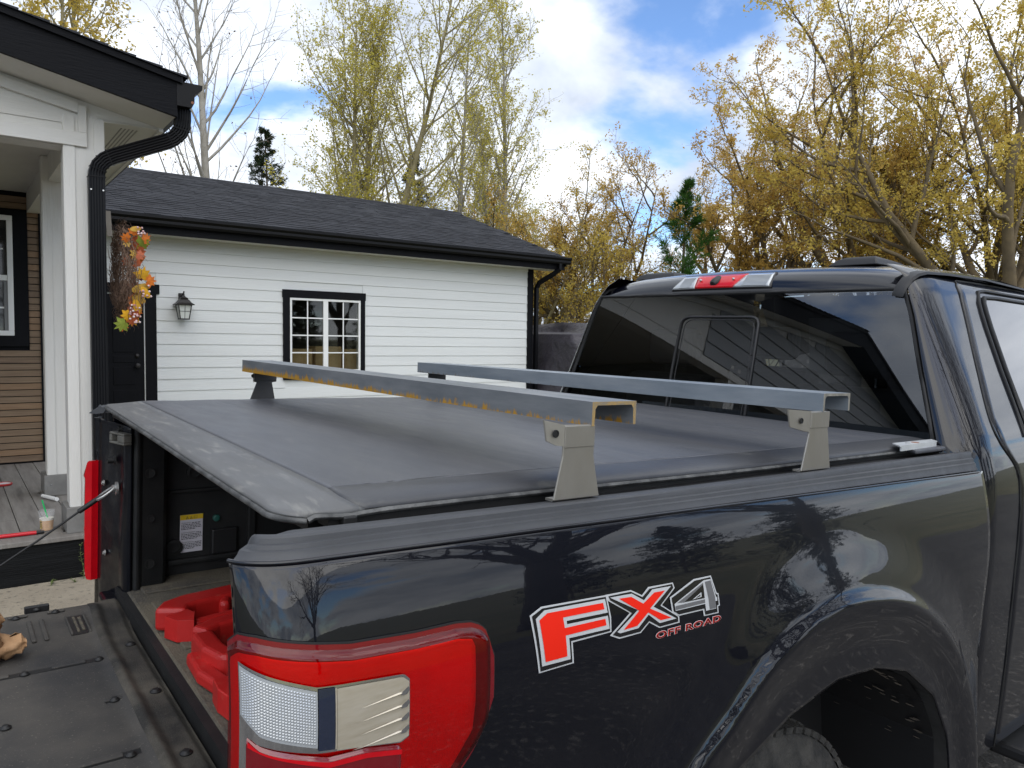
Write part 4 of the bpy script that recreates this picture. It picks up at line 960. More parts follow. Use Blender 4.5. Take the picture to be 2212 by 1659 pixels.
# ------------------------------------------------------------------ cab
SIDE = [(-.97, -.165), (-.8, -.178), (-.55, -.186), (-.3, -.188), (-.18, -.186), (-.08, -.178), (0.0, -.160), (.05, -.143), (.1, -.122), (.25, -.058), (.4, .008), (.5, .052), (.545, .082), (.57, .115), (.585, .16)]
def sidey(z): return interp(z, SIDE)
def winx(z): return 1.985+0.145*z if z > 0 else 1.985
def winy(z): return float(np.interp(z, [-.97, -.2, .0, .03, .25, .42, .5, .55, .585], [-.06, -.06, -.065, -.058, .012, .062, .095, .125, .19]))
rows = [-.97, -.7, -.45, -.3, -.2, -.12, -.06, -.02, .02, .06, .11, .17, .24, .31, .38, .44, .48, .51, .535, .555, .57, .585]
def cabside(i, z):
    # i: 0..20 corner, then forward
    sy_, wx, wy = sidey(z), winx(z), winy(z)
    if i <= 12:
        a = i/12*math.pi/2
        k_ = 0.15
        lean = 0.0
        return (wx+k_*(1-math.cos(a))+0.02*smooth01((z-.45)/.13), wy+(sy_-wy)*math.sin(a)**1.15, z)
    x = wx+0.15+0.02*smooth01((z-.45)/.13)+(i-12)*0.12
    return (min(x, 3.72+0.0*z), sy_, z)
def cabx(z):
    lim = 3.95-1.1*max(0, z) 
    return lim
def cabside2(i, z):
    p_ = cabside(i, z); return (min(p_[0], 3.9-1.15*max(0.0, z)), p_[1], p_[2])
fine = []
for a, b_ in zip(rows[:-1], rows[1:]): fine += [a, (a+b_)/2]
fine.append(rows[-1])
q = MB(); q.grid(list(range(13))+[12+j for j in range(1, 17)], fine, cabside2); q.f = [f_[::-1] for f_ in q.f]
T('cab_side', q, M['paint'], smooth=180); T('cab_side', q.mirror_y(YC), M['paint'], smooth=180)
# roof skin with rear header
RX = [(2.052, .497), (2.055, .512), (2.066, .538), (2.085, .560), (2.115, .579), (2.16, .594), (2.23, .606), (2.33, .614), (2.5, .621), (2.8, .622), (3.05, .612), (3.25, .588)]
def roof_(k_, t):
    x, z = RX[k_]
    e0 = winy(min(z-0.03*0, .55)) if k_ < 6 else 0.13
    e0 = [.095, .098, .108, .115, .12, .125, .125, .12, .115, .115, .12, .13][k_]
    y = e0+(2*(YC-e0))*t; s_ = (2*t-1)
    dz = 0.016*s_**2+0.022*s_**10; xx = x+0.028*s_**2*(1 if k_ < 7 else 0.4)
    if k_ < 2: dz = 0.004*s_**2
    elif k_ < 5: dz *= 0.65+0.07*k_
    return (xx, y, z-dz)
q = MB(); q.grid(range(len(RX)), [i/40 for i in range(41)], roof_); T('roof', q, M['paint'], smooth=180)
# roof ditch mouldings
dm = [(2.050, .118, .492), (2.058, .112, .518), (2.078, .103, .545), (2.11, .098, .563), (2.16, .095, .573), (2.3, .092, .580), (2.6, .090, .586), (3.0, .092, .577), (3.25, .10, .55)]
q = MB(); q.loft([[(x, y-0.016, z-0.022), (x-0.002, y+0.018, z-0.018), (x-0.002, y+0.018, z-0.008), (x-0.002, y-0.012, z-0.014)] for x, y, z in dm]); T('roof_moulding', q, M['plastic'], smooth=40); q.v = [(x, y, z-0.016) for x, y, z in q.v[8:]]; q.f = [f_ for f_ in MB().loft([[(0, 0, 0)]*4]*(len(dm)-2)).f]; T('roof_moulding', q.mirror_y(YC), M['plastic'], smooth=40)
# rear window
def rw(t, v):
    z = 0.012+v*0.486; w0, w1 = winy(z)+0.012, 2*YC-winy(z)-0.012
    s_ = 2*t-1
    return (winx(z)-0.004+0.018*s_**2*0.6, w0+(w1-w0)*t, z)
q = MB(); q.grid([i/30 for i in range(31)], [i/16 for i in range(17)], rw); rwin = T('rear_window', q, M['tint'], smooth=180)
def wl_tube(pts, r, name='window_seal', m=None, par=None):
    q = MB(); q.tube(pts, r, 6); T(name, q, m or M['rubber'], par or rwin, smooth=60)
wl_tube([rw(0, i/16) for i in range(17)], 0.008); wl_tube([rw(1, i/16) for i in range(17)], 0.008); wl_tube([rw(i/30, 1) for i in range(31)], 0.007); wl_tube([rw(i/30, 0) for i in range(31)], 0.01)
def off(p_, d_=-0.004): return (p_[0]+d_, p_[1], p_[2])
sl_ = [(1.008, .03), (1.004, .2), (.993, .375), (.985, .392), (.968, .402), (.95, .405), (.66, .405), (.640, .402), (.628, .394), (.621, .378), (.622, .2), (.624, .03)]
wl_tube([(winx(z)-0.006, y, z) for y, z in sl_], 0.0055, 'slider_frame', M['plastic'])
wl_tube([(winx(z)-0.004, y-0.018*(1 if y > 0.8 else -1), z-0.012) for y, z in sl_], 0.003, 'slider_frame', M['plastic'])
# cab back panel below the glass and between
q = MB(); q.grid([i/10 for i in range(11)], [-.97, -.3, .012], lambda t, z: (1.985, -0.06+(2*(YC+0.06))*t, z)); T('cab_back', q, M['paint'], smooth=180)
# third brake light
def hd(y, v, o_=0.004):
    s_ = (y-YC)/0.7
    z0, z1 = 0.521, 0.577
    x0, x1 = 2.057, 2.108
    return (x0+(x1-x0)*v+0.028*s_**2-o_, y, z0+(z1-z0)*v-0.014*s_**2)
def bl(y0, y1, k0=0.0, k1=1.0, o_=0.014, ins=0.0, sl0=0.0, sl1=0.0):
    b_ = MB(); n_ = 12
    b_.grid([i/n_ for i in range(n_+1)], [0, 0.15, 0.5, 0.85, 1], lambda t, v: hd((y0+sl0*v)+((y1+sl1*v)-(y0+sl0*v))*t, k0+(k1-k0)*v, o_*(1 if 0 < v < 1 else 0.6))); return b_
q = bl(0.592, 1.072, -0.06, 1.06, 0.007, sl0=0.012, sl1=-0.030); br = T('high_brake_light', q, M['plastic'], smooth=180, solid=0.01)
T('clear_lens', bl(0.945, 1.066, 0.0, 1.0, 0.015, sl0=0.02, sl1=-0.03), M['clear'], br, smooth=180, solid=0.006)
T('red_lens', bl(0.760, 0.944, 0.0, 1.0, 0.0155, sl0=-0.035, sl1=0.02), M['redlens'], br, smooth=180, solid=0.006)
T('clear_lens', bl(0.598, 0.759, 0.0, 1.0, 0.015, sl0=0.01, sl1=-0.035), M['clear'], br, smooth=180, solid=0.006)
rb = MB()
for k_ in range(9):
    v = 0.12+k_*0.09
    for y0, y1 in ((0.612, 0.72), (0.97, 1.03)):
        rb.tube([hd(y0+(y1-y0)*i/5, v, 0.0165) for i in range(6)], 0.0012, 4)
tag(T('lens_ribs', rb, M['clear'], br), kind='stuff')
q = MB(); c = Vector(hd(0.855, 0.40, 0.018)); q.tube([c+Vector((0.03, 0, 0.012)), c+Vector((0.005, 0, 0)), c+Vector((-0.008, 0, -0.006)), c+Vector((-0.011, 0, -0.008))], [0.020, 0.020, 0.016, 0.011], 12); T('rear_camera', q, M['plastic'], br, smooth=40)
for y in (0.77, 0.93):
    q = MB(); c = hd(y, 0.62, 0.0225); q.lathe([(0.005, 0.003), (0.005, -0.002), (0.001, -0.003)], c, 8, 'x'); T('lens_screw', q, M['chrome'], br)
# roof rack end fins
def fin(y0, y1, z0):
    b_ = MB(); x0, x1 = 2.27, 2.52
    b_.loft([[(x0, y0, z0), (x0, y1, z0), (x1, y1, z0+0.003), (x1, y0, z0+0.003)], [(x0+0.01, y0+0.008, z0+0.022), (x0+0.01, y1-0.03, z0+0.022), (x1-0.03, y1-0.05, z0+0.02), (x1-0.03, y0+0.012, z0+0.02)], [(x0+0.025, y0+0.018, z0+0.033), (x0+0.025, y1-0.06, z0+0.033), (x1-0.07, y1-0.07, z0+0.028), (x1-0.07, y0+0.025, z0+0.028)]])
    T('roof_fin', b_, M['plastic'], smooth=30, bevel=0.004)
b0 = fin(0.31, 0.50, 0.607); fin(1.25, 1.50, 0.592)
# door seam, door glass, belt moulding (right side and mirrored)
def sp_(x, z, o_=0.0): return (x, sidey(z)-o_, z)
seam = [(2.31, -.97), (2.30, -.55), (2.305, -.3), (2.30, -.08), (2.21, .02), (2.19, .10), (2.235, .245), (2.295, .395), (2.335, .50), (2.36, .535), (2.42, .548), (2.9, .552), (3.2, .54)]
door = None
def smoothpts(tab, n=8):
    o_ = []
    P_ = [tab[0]]+list(tab)+[tab[-1]]
    for i in range(1, len(P_)-2):
        p0, p1, p2, p3 = map(np.array, (P_[i-1], P_[i], P_[i+1], P_[i+2]))
        for k_ in range(n):
            t = k_/n; o_.append(tuple(0.5*((2*p1)+(-p0+p2)*t+(2*p0-5*p1+4*p2-p3)*t*t+(-p0+3*p1-3*p2+p3)*t**3)))
    o_.append(tab[-1]); return o_
q = MB(); q.tube([sp_(x, z, 0.0005) for x, z in smoothpts(seam)], 0.0035, 6); T('door_seam', q, M['rubber'], smooth=60)
T('door_seam', q.mirror_y(YC), M['rubber'], smooth=60)
# door skin stands 4 mm proud
dz_ = [-.93, -.55, -.3, -.12, -.05, .02, .06, .1, .17, .245, .32, .395, .45, .5, .53, .543]
def sx_(z): return float(np.interp(z, [-.97, -.55, -.3, -.08, .02, .1, .245, .395, .5, .535, .548], [2.31, 2.30, 2.305, 2.30, 2.21, 2.19, 2.235, 2.295, 2.335, 2.36, 2.42]))
q = MB(); q.grid([0, .01, .03, .1, .3, .6, 1], dz_, lambda t, z: (sx_(z)+0.006+(3.25-sx_(z))*t, sidey(z)-(0.005 if t > 0.005 and z < .542 else 0.0), z)); q.f = [f_[::-1] for f_ in q.f]; dr_ = T('rear_door', q, M['paint'], smooth=180); T('rear_door', q.mirror_y(YC), M['paint'], smooth=180)
gzz = [.035, .06, .1, .17, .245, .32, .39, .44, .475, .495]
def gx_(z): return float(np.interp(z, [.035, .053, .247, .388, .47, .495], [2.43, 2.43, 2.435, 2.455, 2.475, 2.50]))
q = MB(); q.grid([0, .2, .5, 1], gzz, lambda t, z: (gx_(z)+(3.15-gx_(z))*t, sidey(z)-0.011, z)); q.f = [f_[::-1] for f_ in q.f]; dgm = T('door_glass', q, M['darklens'], dr_, smooth=180)
q2 = T('door_glass', q.mirror_y(YC), M['darklens'], dr_, smooth=180)
q = MB(); q.tube([sp_(gx_(z), z, 0.011) for z in gzz]+[sp_(2.6+i*0.1, .499, 0.011) for i in range(6)], 0.008, 6); T('glass_seal', q, M['rubber'], dr_, smooth=60)
q = MB(); q.tube([sp_(gx_(z)-0.03, z, 0.006) for z in gzz[:-1]]+[sp_(gx_(.495)-0.01, .515, 0.006)]+[sp_(2.55+i*0.1, .522, 0.006) for i in range(7)], 0.007, 6); T('door_frame_edge', q, M['rubber'], dr_, smooth=60)
q = MB(); q.box(2.45, 3.6, -0.24, -0.10, -1.06, -1.01); T('running_board', q, M['plastic'], bevel=0.015)
# cab front, interior, hood (mostly hidden behind the cab)
q = MB(); q.grid([0, .25, .5, .75, 1], [0, .5, 1], lambda t, v: (3.27+0.66*v, 0.12-0.2*v+(2*(YC-0.12+0.2*v))*t, .575-.57*v)); T('windshield', q, M['windshield'], smooth=180)
q = MB(); q.loft([[(x, -0.15, z0), (x, -0.13, z1-.06), (x, 0.05, z1), (x, 1.56, z1), (x, 1.74, z1-.06), (x, 1.76, z0)] for x, z0, z1 in ((3.85, -.9, .0), (4.3, -.45, -.02), (5.1, -.45, -.09), (5.35, -.85, -.2), (5.4, -.9, -.4))]); T('hood', q, M['paint'], smooth=40)
q = MB(); q.box(2.03, 3.85, 0.0, 1.61, -.6, -.55); q.box(3.45, 3.8, 0.02, 1.59, -.35, -.08); T('cab_floor', q, M['plastic'])
def seat(y0, y1, x, top, hr_):
    s_ = MB(); s_.box(x, x+0.14, y0, y1, -.25, top); st = T('seat_back', s_, M['seat'], bevel=0.05, bseg=4)
    s_ = MB(); ym = (y0+y1)/2; s_.box(x+0.02, x+0.12, ym-0.14, ym+0.14, top+0.035, top+0.035+hr_); T('headrest', s_, M['seat'], st, bevel=0.045, bseg=4)
    s_ = MB(); s_.tube([(x+0.07, ym-0.06, top-.02), (x+0.07, ym-0.06, top+.06)], 0.007, 6); s_.tube([(x+0.07, ym+0.06, top-.02), (x+0.07, ym+0.06, top+.06)], 0.007, 6); T('headrest_post', s_, M['chrome'], st)
seat(0.10, 0.62, 2.24, .16, .17); seat(0.99, 1.51, 2.24, .16, .17)
seat(0.12, 0.62, 3.0, .20, .17); seat(0.99, 1.49, 3.0, .20, .17)
# ================================================================== tonneau cover (lies on the bed rails)
M['cover'] = mat('dusty_black_vinyl', (0.062, 0.065, 0.075), 0.42, c2=(0.084, 0.085, 0.092), vs=4.0, lo=0.35, hi=0.7, c3=(0.14, 0.137, 0.128), vs3=17, lo3=0.60, hi3=0.80, bump=0.4, bs=300, bdist=0.001, rv=0.07, stretch=(2.0, 0.45, 1))
M['coverstrip'] = mat('scuffed_vinyl_strip', (0.078, 0.080, 0.083), 0.48, c2=(0.105, 0.105, 0.104), vs=5, c3=(0.20, 0.196, 0.18), vs3=26, lo3=0.55, hi3=0.75, bump=0.25, bs=240, bdist=0.001, stretch=(2.0, 0.35, 1), rv=0.08)
M['bead'] = mat('scuffed_rubber_bead', (0.035, 0.036, 0.036), 0.55, c2=(0.16, 0.16, 0.155), vs=22, lo=0.4, hi=0.8, bump=0.3, bs=120)
TC = thing('tonneau_cover', 'dusty dark grey vinyl roll-up bed cover lying over the truck bed', 'bed cover', (1.0, 0.8, 0.0), TF)
YA, YB, XB = -0.058, 1.685, 2.0
def redge(y): return -0.034+0.050*(y+0.06)/1.75          # rear edge x
def cz(x, y):
    r = x-redge(y)
    z = 0.0360-0.0110*(y-YA)/(YB-YA)
    z -= 0.0035*(1-smooth01(r/0.010))+(0.0125-0.004*(y-YA)/(YB-YA))*max(0.0, 1-max(r, 0)/0.115)
    t_ = max(0.0, min(1.0, (y-YA)/0.088)); z -= 0.0225*(1-math.sqrt(max(0.0, 1-(1-t_)**2)))*(0.35+0.65*smooth01(r/0.09))
    z -= 0.006*(1-smooth01((YB-y)/0.04))
    z += (0.0014*math.sin(x*9.0)*math.sin(y*1.7+0.6)+0.0007*math.sin(x*31+y*2))*smooth01((y-YA)/0.25)
    z += 0.0016*math.sin(x*16+y*60)*math.exp(-((y-0.005)/0.022)**2)*math.exp(-((x-0.25)/0.16)**2)
    z -= 0.006*smooth01((x-0.2)/0.9)*(1-smooth01((y+0.05)/0.9))
    return z
def cp(r, y):
    # rounded rear corners
    cr_ = 0.055; dx_ = 0.0
    for e in (y-YA, YB-y):
        if e < cr_: dx_ = cr_-math.sqrt(max(0, cr_**2-(cr_-e)**2))
    rr = redge(y)
    x = rr+dx_*max(0, 1-r/0.3)+r*(XB-rr)/(XB+0.018)
    return (x, y, cz(x-dx_*max(0, 1-r/0.3), y))
yv = [YA+0.001]+[YA+0.008*i for i in range(1, 20)]+[0.1+i*0.05 for i in range(31)]+[1.62, 1.64, 1.655, 1.667, 1.677, YB-0.001]
STR = 0.105
M['hem'] = mat('black_vinyl_hem', (0.028, 0.029, 0.034), 0.4, c2=(0.045, 0.046, 0.050), vs=6, c3=(0.10, 0.10, 0.095), vs3=15, lo3=0.62, hi3=0.8, bump=0.3, bs=60, bdist=0.002, stretch=(0.6, 1, 1))
rv_ = [STR+0.0, STR+0.01, STR+.02]+[0.14+i*0.04 for i in range(47)]+[2.018]
q = MB(); q.grid(rv_, [y for y in yv if y < 0.03], cp); T('side_hem', q, M['hem'], TC, smooth=180, solid=0.003)
q = MB(); q.grid(rv_, [y for y in yv if y > 0.02], cp); T('cover_sheet', q, M['cover'], TC, smooth=180, solid=0.003)
q = MB(); q.grid([0, .004, .008, .014, .02, .03, .045, .06, .075, .09, STR], yv, cp); T('rear_strip', q, M['coverstrip'], TC, smooth=180, solid=0.003)
q = MB(); q.tube([tuple(np.add(cp(0, y), (-0.001, 0, -0.004))) for y in yv], 0.0050, 8); T('edge_bead', q, M['bead'], TC, smooth=60)
q = MB(); q.tube([tuple(np.add(cp(r_, yv[0]), (0, -0.002, -0.003))) for r_ in [0, .01, .02, .04, .06, .08, .1]+[0.15+i*0.06 for i in range(31)]], 0.0050, 6); T('edge_bead', q, M['bead'], TC, smooth=60)
q = MB(); q.box(0.045, 1.99, YA+0.006, YA+0.045, -0.006, 0.012); T('side_rail', q, M['rubber'], TC)
q = MB(); q.box(0.05, 1.99, YB-0.045, YB-0.002, -0.01, 0.010); T('side_rail', q, M['rubber'], TC)
q = MB(); q.box(0.035, 0.065, 0.0, YB-0.04, -0.022, 0.0); T('header_bar', q, M['rubber'], TC)
# stitching
st = MB(); x = 0.05
while x < 1.9:
    y = 0.0-0.008; st.tube([(x, y, cz(x, y)+0.0016), (x+0.006, y, cz(x+0.006, y)+0.0016)], 0.0009, 3); x += 0.0105
tag(T('stitching', st, M['rubber'], TC), kind='stuff')
q = MB(); q.box(0.062, 0.085, YA-0.010, YA+0.012, -0.002, 0.012); T('strap_clip', q, M['rubber'], TC, bevel=0.003)
q = MB(); c0 = cp(0.02, 1.60); q.add([tuple(np.add(cp(a, y), (0, 0, 0.0015))) for a, y in ((0.02, 1.60), (0.05, 1.60), (0.05, 1.52), (0.02, 1.52))], [(0, 1, 2, 3)]); T('maker_tag', q, mat('worn_tag', (0.22, 0.215, 0.17), 0.6, c2=(0.06, 0.06, 0.05), vs=60), TC)

# ================================================================== cross bars
def steel(name, base, b2, rust_lo, rust_hi, rust=(0.52, 0.27, 0.025), rustw=(0.55, 0.75)):
    """mill-scale steel; rust eats the lower edge of the flange"""
    m = mat(name, base, 0.42, metal=0.35, c2=b2, vs=9, stretch=(1, 0.35, 2), bump=0.25, bs=160, bdist=0.001, rv=0.1)
    N = m.node_tree.nodes; L = m.node_tree.links; p = N['Principled BSDF']
    tcn = N.new('ShaderNodeTexCoord'); se = N.new('ShaderNodeSeparateXYZ'); L.new(tcn.outputs['Object'], se.inputs[0])
    nz = N.new('ShaderNodeTexNoise'); nz.inputs['Scale'].default_value = 70; nz.inputs['Detail'].default_value = 8; nz.inputs['Roughness'].default_value = 0.72
    mp_ = N.new('ShaderNodeMapping'); mp_.inputs['Scale'].default_value = (1, 1.0, 0.25); L.new(tcn.outputs['Object'], mp_.inputs[0]); L.new(mp_.outputs[0], nz.inputs['Vector'])
    a = N.new('ShaderNodeMath'); a.operation = 'MULTIPLY_ADD'; L.new(nz.outputs['Fac'], a.inputs[0]); a.inputs[1].default_value = 0.085; L.new(se.outputs[2], a.inputs[2])
    r = N.new('ShaderNodeMapRange'); L.new(a.outputs[0], r.inputs[0]); r.inputs[1].default_value = rust_hi; r.inputs[2].default_value = rust_lo
    x = N.new('ShaderNodeMix'); x.data_type = 'RGBA'; L.new(r.outputs[0], x.inputs[0])
    src = p.inputs['Base Color'].links[0].from_socket; L.new(src, x.inputs[6]); x.inputs[7].default_value = (*rust, 1); L.new(x.outputs[2], p.inputs['Base Color'])
    return m
M['bar1'] = steel('rusty_mill_steel', (0.15, 0.165, 0.18), (0.25, 0.26, 0.27), 0.0525, 0.0605)
M['bar1top'] = mat('rust_bloomed_steel', (0.33, 0.265, 0.20), 0.65, spec=0.2, c2=(0.42, 0.31, 0.19), vs=7, stretch=(3, 0.4, 1), c3=(0.42, 0.21, 0.04), vs3=16, lo3=0.62, hi3=0.75, bump=0.2, bs=120, bdist=0.001)
M['bar1end'] = mat('cut_steel_end', (0.42, 0.27, 0.09), 0.5, metal=0.2, c2=(0.22, 0.2, 0.16), vs=60)
M['bar2'] = steel('blue_grey_mill_steel', (0.20, 0.235, 0.27), (0.30, 0.33, 0.36), 0.041, 0.047, (0.20, 0.19, 0.18))
M['plate'] = mat('raw_bent_steel_plate', (0.33, 0.31, 0.275), 0.36, metal=0.65, var=0.05, vs=9, bump=0.06, bs=90, rv=0.06, stretch=(1, 1, 0.4))
M['plate_shaded'] = mat('shaded_steel_plate', (0.055, 0.055, 0.057), 0.5, metal=0.3, var=0.1, vs=14)  # same plate steel, colour darkened to paint in shade on the left feet
def crossbar(name, label, xa, w, z0, z1, xskew, mats, tops):
    base = (xa+w/2, 0.805, 0.01)
    th_ = thing(name, label, 'crossbar', base, TF, None)
    y0, y1 = -0.12, 1.765; H = 0.043; t = 0.0065
    pr = [(0, 0), (0, -H), (t*0.95, -H), (t*1.15, -t*2.0), (t*1.9, -t), (w-t*1.9, -t), (w-t*1.15, -t*2.0), (w-t*0.95, -H), (w, -H), (w, 0)]
    b_ = MB(); rings = []
    ny = 24
    for i in range(ny+1):
        y = y0+(y1-y0)*i/ny; zt = z0+(z1-z0)*i/ny; xx = xa+xskew*i/ny
        rings.append([(xx+a, y, zt+c) for a, c in pr])
    b_.loft(rings, caps=True)
    o = obj('channel', b_, mats, th_, TF, org=(xa, 0.0, min(z0, z1)-H))
    n = len(pr)
    for f_ in o.data.polygons:
        nn = f_.normal
        if nn.z > 0.9: f_.material_index = 1
        elif abs(nn.y) > 0.9: f_.material_index = 2
    return th_
cb1 = crossbar('crossbar', 'rust-streaked steel channel crossbar, nearer the open tailgate', 0.502, 0.110, 0.179, 0.165, -0.015, [M['bar1'], M['bar1top'], M['bar1end']], None)
cb2 = crossbar('crossbar', 'clean blue-grey steel channel crossbar, nearer the cab window', 1.243, 0.118, 0.186, 0.167, -0.006, [M['bar2'], mat('pale_mill_steel', (0.33, 0.35, 0.38), 0.4, metal=0.4, var=0.1, vs=10), mat('cut_bar_end', (0.25, 0.235, 0.20), 0.55, metal=0.3, var=0.25, vs=50)], None)
def foot(th_, poly, y, s, tab=None, zt=0.14, hole=None, xm=None):
    """bent plate foot; s=+1 bends inwards to the left, -1 to the right"""
    b_ = MB(); b_.prism(poly, y, y+0.004*s, 'y')
    f_ = T('foot', b_, M['plate' if s > 0 else 'plate_shaded'], th_, bevel=0.0015)
    x0, x1 = poly[0][0], poly[1][0]; zb = min(poly[0][1], poly[1][1])
    b2 = MB(); b2.prism([(y, zb+0.003), (y+0.004*s, zb-0.001), (y+0.022*s, zb-0.001), (y+0.022*s, zb+0.003), (y+0.006*s, zb+0.004)], x0, x1, 'x'); T('foot_base', b2, M['plate'], f_)
    xs_ = [p_[0] for p_ in poly[2:]]; xa, xb = min(xs_)+0.004, max(xs_)-0.002
    ya_ = y-0.0016 if s > 0 else y-0.0075
    b2 = MB(); b2.box(xa-0.002, xb+0.001, ya_, ya_+0.0032, zt-0.034, zt+0.004); T('weld_plate', b2, M['plate' if s > 0 else 'plate_shaded'], f_, bevel=0.0012)
    if tab:
        b3 = MB(); n = len(tab); nrm = Vector((0.3, -0.95*s, 0))*0.003
        b3.add([tuple(p_) for p_ in tab]+[tuple(Vector(p_)-nrm) for p_ in tab], [list(range(n)), list(range(n, 2*n))[::-1]]+[(i, n+i, n+(i+1) % n, (i+1) % n) for i in range(n)])
        tb = T('bolt_tab', b3, M['plate'], f_)
        c = Vector((0, 0, 0))
        for p_ in tab: c += Vector(p_)/n
        c += Vector((-0.002, -0.0035*s, 0.004))
        b4 = MB(); b4.lathe([(0.0068, 0.001), (0.0068, -0.0006), (0.0055, -0.0008), (0.0053, 0.0004), (0.0005, 0.0004)], c, 14, 'y'); T('bolt_hole', b4, M['rubber'], tb)
    return f_
foot(cb1, [(.424, .010), (.531, .009), (.5135, .082), (.5125, .139), (.442, .140), (.4405, .086)], -0.117, 1, [(.4425, -.117, .140), (.4415, -.117, .103), (.4300, -.113, .104), (.412, -.1065, .112), (.406, -.105, .148)], .134)
foot(cb2, [(1.173, .006), (1.296, .005), (1.278, .088), (1.266, .144), (1.198, .145), (1.196, .091)], -0.117, 1, [(1.199, -.117, .145), (1.197, -.117, .096), (1.180, -.113, .098), (1.135, -.106, .109), (1.124, -.105, .150)], .139)
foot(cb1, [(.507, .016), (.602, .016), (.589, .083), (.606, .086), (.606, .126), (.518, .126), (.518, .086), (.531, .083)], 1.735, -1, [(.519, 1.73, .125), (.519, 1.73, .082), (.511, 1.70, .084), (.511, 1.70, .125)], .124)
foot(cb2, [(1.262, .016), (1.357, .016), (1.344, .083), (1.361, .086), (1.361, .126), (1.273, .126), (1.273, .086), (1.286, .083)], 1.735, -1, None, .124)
# left feet: their shade is put into the darker plate colour
# ================================================================== loose bracket on the cover's front corner
M['galv'] = mat('white_galvanised_steel', (0.62, 0.64, 0.65), 0.35, metal=0.35, var=0.08, vs=20, c3=(0.30, 0.10, 0.03), vs3=9, lo3=0.70, hi3=0.74)
BK = thing('steel_bracket', 'pale galvanised angle bracket with a rust spot lying on the cover by the cab corner', 'bracket', (1.87, -0.06, 0.02), TF)
q = MB(); q.prism([(1.70, -.088), (1.955, -.075), (1.985, -.045), (1.745, -.045)], .030, .0335, 'z'); T('strip', q, M['galv'], BK)
q = MB(); q.prism([(1.71, -.0875), (1.95, -.0755), (1.95, -.0715), (1.71, -.0835)], .018, .030, 'z'); T('edge', q, M['galv'], BK)
q = MB(); q.lathe([(.007, 0), (.007, .0012), (.001, .0012)], (1.79, -.066, .0335), 10); T('rivet_hole', q, M['zinc'], BK)
q = MB(); q.lathe([(.012, 0), (.010, .001), (.001, .001)], (1.835, -.066, .0335), 9); T('rust_spot', q, M['rusty'], BK)
q = MB(); q.prism([(1.78, -.095), (1.97, -.095), (1.985, -.06), (1.80, -.05)], .006, .018, 'z'); T('vinyl_flap', q, M['cover'], BK, bevel=0.004)

# ================================================================== red folding stand in the bed
M['redp'] = mat('red_moulded_plastic', (0.52, 0.018, 0.016), 0.38, c2=(0.40, 0.014, 0.012), vs=6, bump=0.1, bs=90, c3=(0.44, 0.09, 0.06), vs3=30, lo3=0.62, hi3=0.8)
FS = thing('folding_stand', 'red plastic folding work stand lying on the dusty bed floor', 'folding stand', (0.35, 0.9, -0.565), TF)
def rp(name, segs, bev=0.016, par=FS, m='redp'):
    b_ = MB()
    for s_ in segs: b_.box(*s_)
    return T(name, b_, M[m], par, bevel=bev, bseg=3)
def bar2(name, pts, w, h, z, bev=0.012, par=FS):
    b_ = MB(); P_ = [Vector((x, y, z)) for x, y in pts]; b_.rectube(P_, w, h, (0, 0, 1)) if False else None
    rings = []
    m = len(P_)
    for i in range(m):
        t = (P_[min(i+1, m-1)]-P_[max(i-1, 0)]).normalized(); u = Vector((-t.y, t.x, 0))
        rings.append([P_[i]+u*w/2-Vector((0, 0, h/2)), P_[i]-u*w/2-Vector((0, 0, h/2)), P_[i]-u*w/2+Vector((0, 0, h/2)), P_[i]+u*w/2+Vector((0, 0, h/2))])
    b_.loft(rings); return T(name, b_, M['redp'], par, bevel=bev, bseg=3)
l1 = bar2('leg', [(0.095, 1.10), (0.12, 1.145), (0.16, 1.165), (0.42, 1.215), (0.85, 1.26)], 0.085, 0.065, -0.533)
bar2('leg_edge', [(0.105, 1.075), (0.12, 1.035), (0.14, 1.03)], 0.07, 0.06, -0.535, par=l1)
bar2('leg_edge', [(0.24, 1.10), (0.26, 1.15)], 0.03, 0.06, -0.536, par=l1)
bar2('leg_edge', [(0.14, 1.035), (0.45, 1.10), (0.85, 1.16)], 0.035, 0.05, -0.545, par=l1)
q = MB(); q.lathe([(0.013, 0), (0.013, -0.006), (0.008, -0.009), (0.001, -0.009)], (0.150, 1.009, -0.540), 8, 'y'); T('pivot_bolt', q, M['chrome'], FS)
l2 = bar2('leg', [(0.125, 0.90), (0.125, 0.80), (0.14, 0.74), (0.18, 0.725)], 0.055, 0.07, -0.535)
bar2('leg_edge', [(0.12, 0.915), (0.17, 0.945), (0.45, 1.0), (0.8, 1.05)], 0.055, 0.07, -0.533, par=l2)
bar2('leg_edge', [(0.16, 0.735), (0.32, 0.78), (0.75, 0.87)], 0.055, 0.07, -0.535, par=l2)
bar2('leg_edge', [(0.33, 0.80), (0.32, 0.95)], 0.04, 0.06, -0.537, par=l2)
l3 = bar2('leg', [(0.10, 0.86), (0.095, 0.74), (0.11, 0.665), (0.15, 0.645), (0.45, 0.70)], 0.045, 0.035, -0.55)
bar2('latch_tongue', [(0.155, 0.68), (0.24, 0.70), (0.40, 0.73)], 0.05, 0.07, -0.533, 0.018, par=l3)
bar2('leg', [(0.105, 0.635), (0.10, 0.58), (0.105, 0.545), (0.13, 0.53), (0.35, 0.57)], 0.05, 0.055, -0.54, 0.018)

